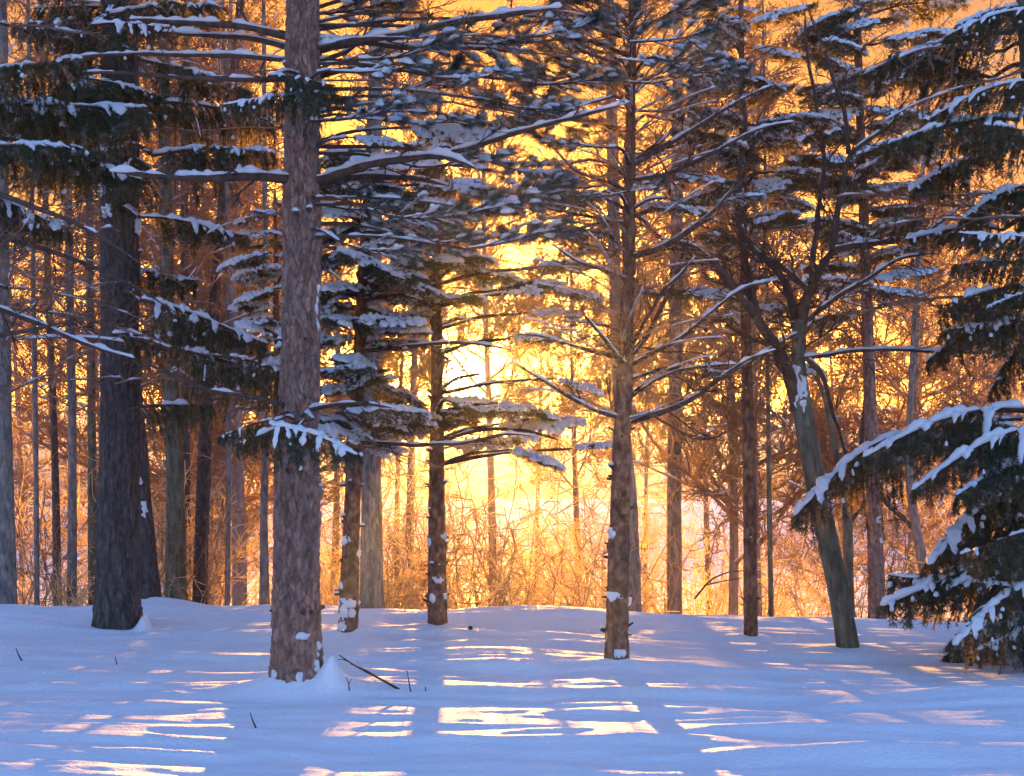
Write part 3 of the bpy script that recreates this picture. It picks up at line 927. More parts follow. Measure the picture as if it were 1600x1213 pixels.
I_ = Tree('bare_tree', 'stout grey trunk at the left edge of the picture', 'tree',
         [(10, 940, 30), (6, 700, 26), (3, 400, 22), (2, 0, 18)], M['grey_bark'], 36, 0.03, 0.006, depth=17.4, seed=11)
J1 = Tree('bare_tree', 'slim trunk a little right of the stout trunk at the left edge', 'tree',
         [(58, 940, 8), (56, 700, 8), (50, 300, 7), (44, 0, 6)], M['grey_bark'], 16, 0.05, 0.003, depth=19.0, seed=12)
J2 = Tree('bare_tree', 'slim straight trunk midway between the left edge and the thick spruce', 'tree',
         [(112, 938, 15), (114, 700, 13), (108, 420, 12), (106, 0, 10)], M['grey_bark'], 20, 0.04, 0.004, depth=19.5, seed=13)
J3 = Tree('bare_tree', 'brownish trunk touching the left side of the thick spruce', 'tree',
         [(145, 940, 14), (144, 700, 13), (140, 400, 12), (138, 0, 10)], M['moss_bark'], 20, 0.04, 0.004, depth=20.5, seed=14)
J4 = Tree('bare_tree', 'dark trunk left of the slim straight trunk on the left side', 'tree',
         [(90, 938, 13), (86, 700, 11), (74, 420, 10), (64, 0, 8)], M['dark_bark'], 18, 0.04, 0.004, depth=22.0, seed=15)
K = Tree('young_spruce', 'young spruce leaning right with its foot packed in snow, right of the nearest pine', 'tree',
         [(543, 990, 32), (548, 860, 27), (554, 700, 23), (562, 550, 19), (568, 420, 15), (573, 300, 10), (577, 200, 6)], M['red_bark'], 44, 0.018, 0.007, (0.05, 0.07), seed=16, flare=0.05, knots=14, top_extra=0.3)
Mm = Tree('bare_tree', 'thick pale grey trunk standing behind the young leaning spruce', 'tree',
         [(581, 946, 38), (580, 800, 32), (580, 650, 29), (584, 300, 24), (588, 0, 20)], M['grey_bark'], 60, 0.02, 0.008, (0.035, 0.14), depth=16.9, seed=17, flare=0.12)
L = Tree('young_spruce', 'upright young spruce beside the sun with snow pads on its lower boughs', 'tree',
         [(684, 978, 30), (683, 860, 26), (682, 700, 22), (683, 550, 17), (682, 400, 12), (684, 260, 8), (686, 160, 5)], M['red_bark'], 44, 0.018, 0.007, (0.05, 0.07), seed=18, flare=0.08, knots=14, top_extra=0.3)
N = Tree('pine_tree', 'pine with upswept bare limbs right of the sun and snow on its knots', 'tree',
         [(963, 1033, 37), (965, 930, 34), (970, 750, 29), (975, 600, 24), (983, 400, 18), (985, 200, 14), (988, 0, 11)], M['red_bark'], 60, 0.014, 0.008, (0.05, 0.07), seed=19, flare=0.06, knots=14)
O_ = Tree('bare_tree', 'grey trunk close behind the pine with upswept limbs', 'tree',
         [(990, 938, 24), (985, 780, 22), (966, 600, 20), (960, 400, 19), (952, 0, 15)], M['grey_bark'], 30, 0.03, 0.006, depth=19.0, seed=20)
Pp = Tree('bare_tree', 'pale grey trunk alone against the bright hill right of the pine with upswept limbs', 'tree',
         [(1054, 930, 22), (1054, 700, 22), (1056, 500, 20), (1058, 300, 18), (1060, 0, 15)], M['grey_bark'], 30, 0.03, 0.005, depth=24.0, seed=21)
Q = Tree('larch_tree', 'straight dark slender trunk left of the leaning maple', 'tree',
         [(1173, 996, 21), (1172, 800, 21), (1168, 600, 18), (1162, 400, 13), (1160, 200, 10), (1158, 0, 7)], M['red_bark'], 32, 0.02, 0.004, seed=22, flare=0.06)
R = Tree('maple_tree', 'leaning maple with smooth bark forking into snowy limbs', 'tree',
         [(1326, 1014, 34), (1306, 900, 33), (1284, 800, 32), (1264, 700, 31), (1250, 620, 28), (1246, 560, 20), (1248, 500, 17)], M['moss_bark'], 60, 0.016, 0.004, (0.06, 0.2), seed=23, flare=0.05, top_extra=0)
Ss = Tree('bare_tree', 'slim V-forked tree right behind the leaning maple', 'tree',
         [(1326, 938, 17), (1325, 860, 15), (1324, 800, 14), (1312, 740, 9), (1290, 620, 8), (1262, 560, 6)], M['moss_bark'], 20, 0.03, 0.003, depth=17.2, seed=24, top_extra=0)
T = Tree('pine_tree', 'upright rough-barked trunk right of the leaning maple', 'tree',
         [(1371, 962, 27), (1366, 800, 22), (1360, 650, 19), (1352, 400, 15), (1344, 200, 12), (1338, 0, 10)], M['pine_bark'], 44, 0.02, 0.007, seed=25, flare=0.08)
U = Tree('sapling', 'thin sapling between the dark slender trunk and the leaning maple', 'tree',
         [(1205, 940, 8), (1202, 800, 8), (1200, 600, 6), (1196, 300, 5)], M['moss_bark'], 12, 0.05, 0.002, depth=18.0, seed=26)
V_ = Tree('bare_tree', 'crooked grey tree leaning left beside the big spruce at the right', 'tree',
         [(1452, 930, 18), (1432, 830, 15), (1416, 740, 12), (1424, 600, 9), (1440, 300, 7)], M['grey_bark'], 18, 0.04, 0.004, depth=20.0, seed=27)
Wd = Tree('spruce_tree', 'large drooping spruce at the right edge loaded with snow', 'tree',
         [(1672, 1030, 60), (1655, 700, 48), (1630, 400, 36), (1602, 0, 26)], M['moss_bark'], 50, 0.02, 0.008, depth=12.0, seed=28)
Z_ = Tree('spruce_tree', 'spruce beyond the left edge whose dark boughs hang into the picture', 'tree',
         [(-260, 1090, 70), (-255, 600, 60), (-250, 0, 50)], M['dark_bark'], 40, 0.03, 0.008, depth=9.2, seed=29)
Y1 = Tree('young_spruce', 'small snow-padded spruce showing behind the left side of the nearest pine', 'tree',
         [(436, 942, 14), (434, 700, 12), (432, 500, 9), (430, 330, 5)], M['red_bark'], 18, 0.03, 0.004, depth=17.0, seed=30, top_extra=0.25)

# limbs of the nearest pine
limb(A, [(470, 282), (400, 274), (330, 279), (250, 276), (170, 268)], 20, 7, -0.9, 0.95, 0.035, 5)
limb(A, [(470, 78), (400, 60), (330, 56), (252, 50)], 13, 6, 0.5, 0.95, 0.035, 3)
limb(A, [(470, 62), (390, 42), (300, 36), (200, 30)], 15, 7, 0.2, 0.9, 0.035, 4)
limb(A, [(470, 96), (380, 88), (300, 86), (190, 84), (90, 92)], 10, 5, 0.6, 0.9, 0.03, 4)
limb(A, [(470, 122), (400, 126), (310, 124), (230, 116), (110, 112)], 10, 5, -0.6, 0.5, 0.022, 7)
limb(A, [(478, 288), (540, 268), (620, 246), (690, 240), (740, 262)], 18, 8, -0.3, 0.9, 0.045, 5)
limb(A, [(690, 243), (760, 222), (830, 200), (900, 182), (985, 158)], 11, 5, -0.2, 0.95, 0.03, 6, start=10.2)
limb(A, [(478, 290), (560, 276), (640, 274), (700, 290)], 16, 7, 0.6, 0.8, 0.03, 5)
limb(A, [(478, 76), (540, 72), (610, 56), (700, 34), (800, 22), (880, 10)], 14, 7, 0.1, 0.95, 0.045, 6)
limb(A, [(478, 62), (560, 66), (650, 74), (760, 76), (830, 84)], 11, 6, 0.9, 0.95, 0.04, 6)
limb(A, [(478, 100), (540, 84), (600, 40), (650, 0)], 9, 5, 0.5, 0.8, 0.025, 5)
limb(A, [(468, 640), (400, 622), (340, 614), (270, 590), (215, 562)], 9, 6, -0.9, 0.5, 0.018, 7)
limb(A, [(462, 644), (520, 632), (570, 628), (620, 640)], 9, 5, -0.6, 0.7, 0.022, 5)
limb(Z_, [(-250, 420), (-100, 455), (0, 484), (70, 508), (140, 540), (212, 562)], 15, 6, 0.2, 0.9, 0.022, 10, tl=0.5)
limb(Z_, [(-250, 560), (-90, 545), (20, 520), (120, 500)], 12, 5, -0.6, 0.3, 0.02, 12, tl=0.5)
limb(Z_, [(-250, 240), (-100, 270), (0, 305), (120, 345), (230, 420)], 14, 5, -0.5, 0.3, 0.02, 12, tl=0.5)
limb(Z_, [(-250, 330), (-100, 360), (0, 372), (110, 400), (200, 440), (290, 500)], 13, 4, 0.9, 0.3, 0.02, 12, tl=0.5)
# K and L
limb(K, [(553, 690), (600, 692), (650, 698), (720, 692), (790, 678), (840, 682)], 9, 4, -0.4, 0.9, 0.022, 8)
limb(K, [(566, 548), (640, 540), (720, 534), (800, 546)], 9, 4, -0.5, 0.8, 0.02, 7)
limb(K, [(566, 470), (620, 456), (660, 470)], 7, 4, -0.3, 0.8, 0.02, 5)
limb(L, [(683, 690), (760, 668), (820, 672), (880, 690)], 8, 4, -0.3, 0.6, 0.018, 7)
# the pine with upswept limbs
NL = [([(980, 572), (1030, 545), (1075, 520), (1120, 480), (1160, 448), (1215, 436)], 15, 6, 0.5), ([(978, 658), (1030, 645), (1080, 625), (1120, 596), (1165, 562), (1215, 545)], 16, 6, -0.3),
      ([(982, 622), (1020, 596), (1060, 576), (1110, 570), (1150, 568)], 11, 5, 0.7), ([(982, 560), (1010, 530), (1035, 480), (1060, 420), (1080, 360)], 12, 5, 0.2),
      ([(984, 545), (1012, 500), (1030, 455), (1060, 430), (1090, 400)], 9, 4, -0.5), ([(986, 402), (1040, 386), (1090, 352), (1140, 300), (1175, 270)], 16, 6, -0.3),
      ([(988, 258), (1040, 228), (1100, 190), (1160, 155), (1210, 132)], 13, 5, 0.3), ([(988, 250), (1030, 225), (1060, 190), (1090, 150), (1120, 100)], 9, 4, 0.8),
      ([(990, 282), (1050, 270), (1120, 235), (1180, 200), (1240, 190)], 10, 4, -0.6), ([(978, 655), (930, 640), (885, 618), (840, 590), (800, 562)], 10, 4, -0.4),
      ([(978, 560), (940, 552), (890, 538), (840, 524), (800, 522)], 10, 5, 0.3), ([(980, 575), (955, 540), (930, 515), (905, 480)], 9, 4, -0.5),
      ([(982, 540), (960, 515), (930, 505), (880, 500)], 7, 3, 0.6), ([(984, 300), (950, 285), (900, 270), (860, 225), (830, 200)], 8, 4, 0.4), ([(986, 60), (940, 50), (900, 32), (850, 30)], 10, 5, -0.2),
      ([(986, 105), (950, 95), (900, 75), (850, 45)], 9, 5, 0.3), ([(986, 440), (940, 420), (900, 410), (860, 380)], 7, 4, -0.6), ([(985, 350), (930, 340), (880, 330), (840, 320)], 7, 4, 0.5)]
for pts, a, b, dd in NL:
    limb(N, pts, a * 0.8, b * 0.8, dd, 0.75, 0.022, 9, tl=0.42)
# leaning maple: two leaders and their limbs
ML = [([(1246, 640), (1236, 590), (1216, 545), (1186, 500), (1150, 452), (1112, 405), (1075, 380), (1030, 372)], 24, 12, -0.4, 8), ([(1250, 600), (1246, 540), (1240, 480), (1222, 430), (1196, 400), (1150, 372)], 22, 10, 0.5, 8),
      ([(1249, 540), (1256, 480), (1262, 452), (1290, 405), (1300, 388)], 20, 15, 0.1, 3), ([(1262, 452), (1235, 430), (1205, 405), (1180, 392), (1140, 330)], 13, 7, -0.2, 6),
      ([(1300, 390), (1330, 384), (1380, 380), (1430, 372), (1480, 340), (1530, 300)], 13, 6, 0.4, 8), ([(1300, 390), (1308, 330), (1318, 270), (1326, 236), (1360, 216), (1400, 190), (1420, 150)], 13, 6, -0.3, 8),
      ([(1326, 240), (1322, 180), (1300, 120), (1280, 60), (1260, 0)], 9, 6, 0.2, 7), ([(1268, 440), (1275, 350), (1290, 270), (1280, 180), (1262, 90), (1255, 0)], 10, 6, 0.8, 8),
      ([(1260, 560), (1285, 585), (1300, 640), (1318, 700), (1330, 740)], 10, 6, 0.9, 0), ([(1186, 500), (1160, 400), (1150, 300), (1170, 200), (1150, 60)], 11, 6, 0.4, 9),
      ([(1262, 500), (1310, 460), (1350, 440), (1400, 405), (1460, 395)], 10, 5, -0.4, 7), ([(1250, 560), (1320, 550), (1390, 545), (1450, 548), (1560, 552)], 9, 5, 0.5, 6),
      ([(1030, 372), (1000, 340), (960, 330)], 9, 5, -0.2, 3), ([(1246, 520), (1200, 545), (1150, 580), (1110, 590)], 8, 4, -0.5, 5)]
for pts, a, b, dd, tw in ML:
    limb(R, pts, a * 0.88, b * 0.8, dd, 0.85, 0.028, int(tw * 2.2), tl=0.6)
limb(Ss, [(1324, 795), (1342, 730), (1352, 650), (1356, 560), (1340, 480)], 9, 5, 0.3, 0.4, 0.02, 6)
limb(Ss, [(1325, 820), (1370, 760), (1400, 700), (1430, 660)], 7, 4, 0.3, 0.4, 0.02, 4)
limb(V_, [(1432, 830), (1400, 800), (1370, 770), (1350, 700)], 9, 4, 0.3, 0.5, 0.02, 6)
limb(V_, [(1420, 760), (1460, 700), (1490, 640)], 7, 4, 0.3, 0.5, 0.02, 5)

# boughs where the photograph shows them: (x, y, length in px, direction, library, depth offset)
def pads(tree, rows, libs, **kw):
    for k, row in enumerate(rows):
        x, y, l, s = row[:4]
        dd = row[4] if len(row) > 4 else 0.0
        pad(tree, x, y, l, s, libs[k % len(libs)], dd, **kw)
pads(K, [(575, 386, 140, 1, -0.8), (545, 580, 115, -1, -0.7), (600, 645, 150, 1, -0.8), (640, 430, 110, 1, -0.4), (525, 440, 110, -1), (520, 500, 110, -1, 0.3), (610, 500, 120, 1, -0.5),
         (535, 640, 90, -1, 0.2), (620, 600, 110, 1, 0.2), (600, 340, 120, 1), (530, 350, 110, -1), (600, 700, 80, 1, 0.3), (500, 398, 100, -1, -0.5)], FLAT + HEAVY)
pads(L, [(690, 462, 130, 1, -0.9), (680, 412, 120, -1, -0.6), (640, 490, 110, -1, 0.1), (730, 490, 100, 1, -0.6), (835, 530, 90, 1, -0.2), (820, 630, 110, 1, -0.3), (830, 665, 130, 1, 0.2), (790, 585, 90, 1, 0.3),
         (905, 592, 85, 1, -0.3), (925, 702, 70, 1, -0.3), (840, 703, 100, 1, -0.3), (735, 625, 80, 1, -0.9), (640, 545, 120, -1, 0.5), (620, 660, 110, -1, 0.5), (760, 420, 120, 1, 0.2),
         (820, 455, 110, 1, -0.2), (620, 420, 100, -1, 0.4), (880, 420, 110, 1, -0.1), (905, 455, 90, 1, -0.2), (750, 700, 110, 1, 0.3), (620, 610, 100, -1, 0.3), (860, 490, 90, 1, 0.4)], HEAVY + FLAT)
pads(Y1, [(385, 395, 90, -1, -0.4), (400, 330, 80, -1), (405, 420, 90, -1, -0.2), (405, 450, 80, -1, -0.3), (400, 480, 80, -1), (420, 520, 80, -1), (395, 365, 60, -1), (455, 400, 60, 1), (420, 560, 70, -1)], HEAVY)
# upper middle: layers of spruce and pine
pads(K, [(650, 330, 150, 1, -0.4), (520, 300, 150, -1, -0.3), (610, 250, 160, 1, -0.6), (700, 290, 150, 1, 0.3)], FLAT)
pads(A, [(600, 110, 170, 1, -0.4), (560, 190, 160, 1, -0.6), (660, 150, 170, 1, 0.3), (540, 20, 150, 1, 0.5), (700, 200, 150, 1, 0.6), (600, 215, 120, 1, -0.2), (720, 60, 150, 1, 0.4), (640, 95, 170, 1, -0.3)], PINE + FLAT[:2], rise=30)
pads(A, [(740, 120, 130, 1, -0.1), (760, 340, 170, 1, -0.5), (660, 330, 150, 1, -0.6), (830, 330, 150, 1, -0.2), (800, 390, 140, 1, -0.6), (720, 260, 150, 1, 0.2), (600, 380, 130, 1, -0.4), (820, 250, 130, 1, 0.5),
         (680, 190, 140, 1, 0.2), (560, 320, 130, 1, 0.1), (860, 60, 140, 1, 0.6), (900, 130, 130, 1, 0.8), (760, 180, 140, 1, 0.8), (700, 370, 140, 1, 0.6), (560, 90, 120, 1, 0.9), (840, 160, 120, 1, 0.4)], PINE, rise=-20)
pads(A, [(620, 40, 200, 1, 0.3), (700, 110, 200, 1, 0.6), (760, 20, 200, 1, 0.2), (820, 100, 200, 1, 0.9), (640, 180, 190, 1, -0.3), (740, 60, 180, 1, -0.2), (800, 160, 190, 1, 0.3), (850, 30, 180, 1, 0.7), (680, 0, 180, 1, 0.9), (560, 130, 170, 1, 0.6),
         (360, 200, 150, -1, 0.3), (380, 330, 150, -1, 0.6), (360, 110, 160, -1, 0.5)], DEAD, rise=20)
pads(A, [(490, 660, 150, 1, -0.7), (430, 655, 120, -1, -0.7), (480, 120, 130, 1, -0.6), (420, 150, 130, -1, -0.6), (500, 150, 110, 1, -0.8), (385, 655, 90, -1, -0.5)], DROOP[:1] + DROOPB, rise=0)
pads(N, [(1040, 70, 120, 1, -0.9), (1030, 130, 110, 1, -0.5), (900, 110, 130, -1, 0.2), (930, 30, 120, -1, 0.2), (1060, 40, 110, 1, 0.3), (880, 190, 110, -1, 0.3), (1000, 300, 80, 1, -0.6), (940, 300, 80, -1, -0.6),
         (1040, 290, 100, 1, 0.2), (1075, 90, 120, 1, -0.6), (850, 120, 110, -1, 0.6), (900, 20, 110, -1, 0.8), (1010, 90, 100, 1, -0.7), (1035, 175, 90, 1, 0.2)], PINE, rise=35)
pads(N, [(1100, 275, 110, 1), (1040, 320, 110, 1, 0.3), (1150, 320, 90, 1, 0.2), (900, 300, 100, -1, 0.3), (1080, 310, 80, 1), (1015, 455, 60, 1, 0.3), (1120, 575, 60, 1, 0.5)], FLAT, rise=20)
pads(Q, [(1220, 75, 110, 1), (1120, 25, 100, -1), (1240, 195, 130, 1, -0.4), (1180, 115, 100, 1), (1130, 130, 90, -1, 0.3), (1255, 270, 120, 1), (1100, 70, 90, -1), (1220, 300, 100, 1, 0.4), (1130, 280, 110, -1), (1190, 215, 100, 1, 0.5),
         (1100, 230, 100, -1, 0.4), (1250, 555, 90, 1, -0.3), (1180, 350, 90, 1, 0.2)], FLAT, rise=15)
pads(T, [(1290, 65, 120, -1), (1310, 120, 130, -1, -0.3), (1300, 168, 110, -1), (1280, 200, 120, -1, -0.4), (1390, 165, 120, 1), (1420, 180, 110, 1, 0.3), (1290, 255, 110, -1), (1300, 290, 120, -1, 0.4), (1400, 240, 110, 1), (1380, 130, 120, 1, 0.5),
         (1270, 345, 120, -1), (1400, 330, 110, 1), (1310, 455, 120, -1, -0.6), (1400, 450, 130, 1, -0.4), (1300, 490, 100, -1, 0.2), (1400, 300, 120, 1, 0.6), (1340, 50, 110, 1), (1290, 20, 120, -1), (1420, 70, 120, 1), (1430, 20, 120, 1, 0.4)], FLAT, rise=15)
pads(N, [(860, 250, 130, -1, 0.3), (900, 230, 130, -1, -0.4), (830, 300, 130, -1, 0.1), (900, 345, 120, -1, 0.4), (870, 15, 140, -1, 0.3), (810, 60, 140, -1, 0.0), (840, 190, 140, -1, 0.7), (900, 150, 130, -1, -0.7), (940, 200, 110, -1, 0.5),
         (920, 80, 120, -1, 0.8), (850, 360, 120, -1, 0.7), (890, 290, 120, -1, 0.9), (1060, 180, 120, 1, 0.5), (1100, 120, 120, 1, 0.6), (930, 400, 100, -1, 0.3)], PINE, rise=30)
pads(N, [(880, 170, 200, -1, 0.2), (900, 60, 200, -1, 0.6), (870, 260, 220, -1, -0.2), (890, 340, 200, -1, 0.5), (850, 110, 220, -1, -0.5), (900, 420, 180, -1, 0.1), (860, 480, 200, -1, 0.5)], DEAD, rise=40)
pads(L, [(770, 330, 150, 1, 0.3), (780, 260, 150, 1, 0.1), (760, 400, 130, 1, 0.5), (640, 560, 130, -1, -0.4), (800, 500, 120, 1, 0.6), (790, 640, 120, 1, -0.5), (630, 590, 120, -1, 0.3)], DEAD + FLAT[:2], rise=10)
# dark boughs of the spruce left and the one beyond the edge
pads(B, [(320, 470, 200, 1, -0.8), (370, 545, 200, 1, -0.9), (300, 340, 170, 1, -0.5), (330, 240, 190, 1, -0.7), (260, 640, 140, 1, -0.6), (250, 520, 150, 1, -0.4), (240, 420, 150, 1, 0.3), (330, 160, 190, 1, -0.4), (300, 90, 170, 1, -0.8),
         (250, 20, 170, 1, -0.6), (120, 60, 150, -1, -0.5), (140, 170, 150, -1, -0.5), (110, 260, 150, -1, 0.2), (130, 20, 160, -1, 0.3), (190, 120, 140, 1, -1.0), (210, 40, 140, 1, -1.0), (180, 180, 110, -1, -1.0), (420, 560, 130, 1, -1.0)], DROOP + DROOPB, rise=-15, w=9)
pads(B, [(130, 440, 130, -1, -0.5), (120, 590, 150, -1, -0.3), (250, 380, 150, 1, 0.2), (130, 330, 150, -1, 0.4), (240, 600, 120, 1, -0.7)], DEAD, rise=-10)
pads(Z_, [(60, 175, 250, 1, 0.4), (40, 115, 240, 1, 0.2), (20, 230, 220, 1, -0.2), (0, 280, 220, 1, 0.5), (90, 215, 200, 1, 0.8), (0, 150, 220, 1, 0.9)], DROOP, rise=-40, w=11)
pads(Z_, [(40, 420, 260, 1, 0.3), (80, 480, 280, 1, 0.6), (60, 380, 280, 1, -0.3), (30, 550, 260, 1, 0.3), (90, 330, 260, 1, 0.9), (130, 450, 240, 1, 0.9), (120, 40, 240, 1, 0.7), (50, 20, 240, 1, 0.2)], DEAD, rise=-40, w=10)
# the big spruce at the right edge
pads(Wd, [(1540, 660, 240, -1, -1.0), (1520, 760, 240, -1, 0.2), (1510, 870, 230, -1, -0.3), (1520, 930, 230, -1, -0.6), (1560, 830, 200, -1, -0.9),
          (1570, 720, 200, -1, -0.6), (1555, 910, 200, -1, -1.0), (1580, 780, 180, -1, 0.3), (1570, 965, 180, -1, -0.5), (1590, 880, 160, -1, 0.4), (1600, 700, 160, -1, 0.6)], ARCH + DROOP[:2], rise=-25, w=11)
pads(Wd, [(1490, 190, 200, -1, -0.3), (1550, 130, 180, -1, -0.6), (1480, 240, 170, -1, 0.4), (1530, 440, 200, -1, -0.2), (1560, 500, 180, -1, -0.5), (1550, 290, 180, -1, 0.1), (1500, 50, 190, -1, 0.2), (1480, 360, 180, -1, 0.5),
          (1570, 210, 150, -1, -0.8), (1570, 380, 150, -1, -0.7), (1510, 480, 170, -1, 0.6), (1560, 20, 160, -1, -0.4), (1590, 450, 120, -1, -1.0), (1470, 120, 180, -1, 0.7)], ARCH + DROOPB[:1] + DROOP[:1], rise=-20, w=10)
pads(Wd, [(1470, 300, 260, -1, 0.1), (1440, 330, 260, -1, 0.5), (1500, 400, 240, -1, -0.4), (1460, 80, 240, -1, 0.3), (1520, 540, 260, -1, 0.2), (1480, 340, 240, -1, -0.6), (1420, 460, 240, -1, 0.5), (1500, 110, 220, -1, -0.5)], DEAD, rise=-10, w=8)
for (x, y, l, p, lb, dd) in ((1600, 640, 262, -0.02, ARCH[0], -0.4), (1462, 668, 250, -0.16, ARCH[1], 0.4), (1600, 655, 190, -0.1, DROOP[0], 0.2)):
    d = Wd.d0 + dd
    place(Wd, P(x, y, d), PI + 0.1, p, l / F * d, lb)
limb(Wd, [(1650, 655), (1600, 640), (1540, 640), (1462, 668)], 12, 7, 0.3, 0.8, 0.03, 3)
whorls(Wd, 940, 680, 3, 1.15, 1.2, ARCH + DROOPB, (-0.25, 0.2), 5, 3)
whorls(Wd, 520, -200, 8, 0.9, 0.7, ARCH + DROOPB + DEAD, (-0.3, 0.15), 4, 4)
whorls(K, 640, 250, 9, 0.85, 0.6, FLAT, (-0.1, 0.15), 4, 1)
whorls(L, 660, 200, 11, 0.8, 0.5, FLAT, (-0.1, 0.15), 4, 2)
whorls(L, 680, 420, 8, 0.9, 0.7, DEAD, (-0.1, 0.15), 3, 7)
whorls(K, 700, 300, 8, 0.9, 0.7, DEAD, (-0.1, 0.15), 3, 8)
whorls(Q, 520, 0, 14, 0.8, 0.7, DEAD + FLAT[:2], (0.1, 0.4), 4, 5)
whorls(T, 480, 0, 14, 1.0, 0.8, DEAD + FLAT[:3], (0.05, 0.35), 4, 6)
whorls(N, 640, -40, 18, 0.9, 0.8, DEAD, (0.25, 0.55), 4, 9)
whorls(N, 120, -250, 5, 0.7, 0.5, PINE, (0.15, 0.4), 4, 10)
whorls(A, -60, -400, 5, 1.3, 1.2, PINE, (0.1, 0.4), 4, 11)
whorls(Y1, 620, 330, 8, 0.5, 0.35, FLAT, (-0.1, 0.1), 4, 12)
whorls(B, 330, -150, 9, 1.2, 1.0, DROOPB + DEAD, (-0.1, 0.1), 4, 13)
for t_, ya, n_, L_ in ((Dd, 560, 12, 1.6), (E, 600, 12, 1.5), (E2, 560, 9, 1.4), (H_, 640, 9, 1.1), (I_, 620, 10, 1.6), (J1, 600, 9, 1.2), (J2, 640, 11, 1.4), (J3, 600, 10, 1.4), (J4, 620, 10, 1.3), (O_, 560, 10, 1.4), (Pp, 480, 10, 1.6),
                       (Mm, 480, 9, 1.5), (Ss, 780, 6, 1.0), (V_, 700, 10, 1.3), (G, 720, 8, 0.7), (U, 700, 8, 0.8), (Cc, 600, 8, 1.3)):
    whorls(t_, ya, -60, n_, L_, L_ * 0.8, DEAD, (0.25, 0.8), 3, 20)

# ------------------------------------------------------------------ trees beyond the rise
BARE = []
for k in range(5):
    t_, b_, s_ = lib_bare(500 + k, H=(12, 10, 13, 9, 11)[k], r0=(0.11, 0.08, 0.13, 0.07, 0.09)[k], low=(0.2, 0.15, 0.25, 0.12, 0.18)[k])
    BARE.append((t_.mesh('trunk', M['far_bark']), b_.mesh('crown', M['twig']), s_.mesh('snow', M['snow'])))
rb = np.random.default_rng(77)
for k in range(2):
    t_, b_, s_ = lib_bare(520 + k, H=(13, 12)[k], r0=0.085, low=(0.42, 0.38)[k], kids=24)
    BARE.append((t_.mesh('trunk', M['far_bark']), b_.mesh('crown', M['twig']), s_.mesh('snow', M['snow'])))
def bare(x, d, k, label, group, s=1.0):
    gx = (x - 800) / F * d
    root = thing('bare_tree', label, 'tree', (gx, d, float(h(gx, d)) - 0.1), group)
    root.rotation_euler = (0, 0, rb.uniform(0, 6.28)); root.scale = (s, s, s)
    a, b, c = BARE[k]
    obj('trunk', a, root); obj('crown', b, root); obj('snow', c, root)
for i in range(18):
    z = i % 4
    if z == 0: x, d = rb.uniform(-20, 430), rb.uniform(21, 34)
    elif z == 1: x, d = rb.uniform(1130, 1600), rb.uniform(21, 34)
    elif z == 2: x, d = rb.uniform(-20, 430), rb.uniform(34, 70)
    else: x, d = rb.uniform(1180, 1600), rb.uniform(34, 70)
    near = d < 34
    bare(x, d, int(rb.integers(5)), ('leafless snow-dusted tree in the belt just beyond the clearing' if near else 'leafless tree far back in the wood beyond the thicket'),
         ('leafless trees in the belt beyond the clearing' if near else 'leafless trees far back in the wood'), rb.uniform(0.8, 1.15))
for x, d in ((770, 26), (905, 30), (640, 27), (520, 31), (1110, 32), (1010, 38), (840, 40), (590, 42), (1050, 27), (960, 45), (450, 36), (622, 30)):
    bare(x, d, 5 + int(rb.integers(2)), 'leafless snow-dusted tree in the belt just beyond the clearing', 'leafless trees in the belt beyond the clearing', rb.uniform(0.75, 1.0))

# ------------------------------------------------------------------ the thicket
SHRUB = []
for k in range(6):
    b_, s_ = lib_shrub(600 + k, H=(2.4, 2.0, 2.8, 1.7, 2.5, 2.2)[k], stems=(12, 14, 10, 16, 9, 13)[k], spread=(0.45, 0.7, 0.35, 0.8, 0.5, 0.6)[k])
    SHRUB.append((b_.mesh('stems', M['frost']), s_.mesh('snow', M['snow'])))
def clear_lane(x, d):
    # open lanes in the thicket, through which the sun reaches the clearing
    return d < 27 and (1000 < x < 1240 or 340 < x < 470) and rb.random() < 0.85
def shrub(x, d, s):
    if clear_lane(x, d): return
    gx = (x - 800) / F * d
    root = thing('frosted_shrub', 'leafless frosted shrub in the thicket along the far side of the clearing', 'shrub', (gx, d, float(h(gx, d))), 'frosted shrubs of the thicket')
    root.rotation_euler = (0, 0, rb.uniform(0, 6.28)); root.scale = (s, s, s * rb.uniform(0.85, 1.15))
    a, b = SHRUB[int(rb.integers(6))]
    obj('stems', a, root); obj('snow', b, root)
for i in range(26):
    x = rb.choice([rb.uniform(-120, 450), rb.uniform(1130, 1700)])
    shrub(x, 20 + 11 * rb.random() ** 1.2, rb.uniform(0.6, 1.1) * (0.75 if 1180 < x < 1460 else 1))
for i in range(14):
    shrub(rb.uniform(430, 1180), rb.uniform(26, 42), rb.uniform(0.9, 1.45))
WILLOW = []
for k in range(4):
    b_, s_ = lib_shrub(640 + k, H=(4.2, 3.6, 4.8, 4.0)[k], stems=(7, 9, 6, 8)[k], spread=(0.30, 0.5, 0.22, 0.38)[k], rad=0.018, kids=((10, 4), (8, 4), (11, 4), (9, 5))[k], bend=(1.0, 1.9, 0.6, 1.4)[k])
    WILLOW.append((b_.mesh('stems', M[('frost', 'frost', 'twig', 'frost')[k]]), s_.mesh('snow', M['snow'])))
TUFT = []
for k in range(4):
    b_, s_ = lib_shrub(660 + k, H=(1.5, 1.1, 1.9, 0.8)[k], stems=(5, 6, 4, 7)[k], spread=(0.5, 0.8, 0.4, 0.6)[k], rad=0.009, kids=((5, 2), (4, 2), (6, 2), (3, 2))[k], bend=1.3)
    TUFT.append((b_.mesh('stems', M[('twig', 'frost', 'twig', 'frost')[k]]), s_.mesh('snow', M['snow'])))
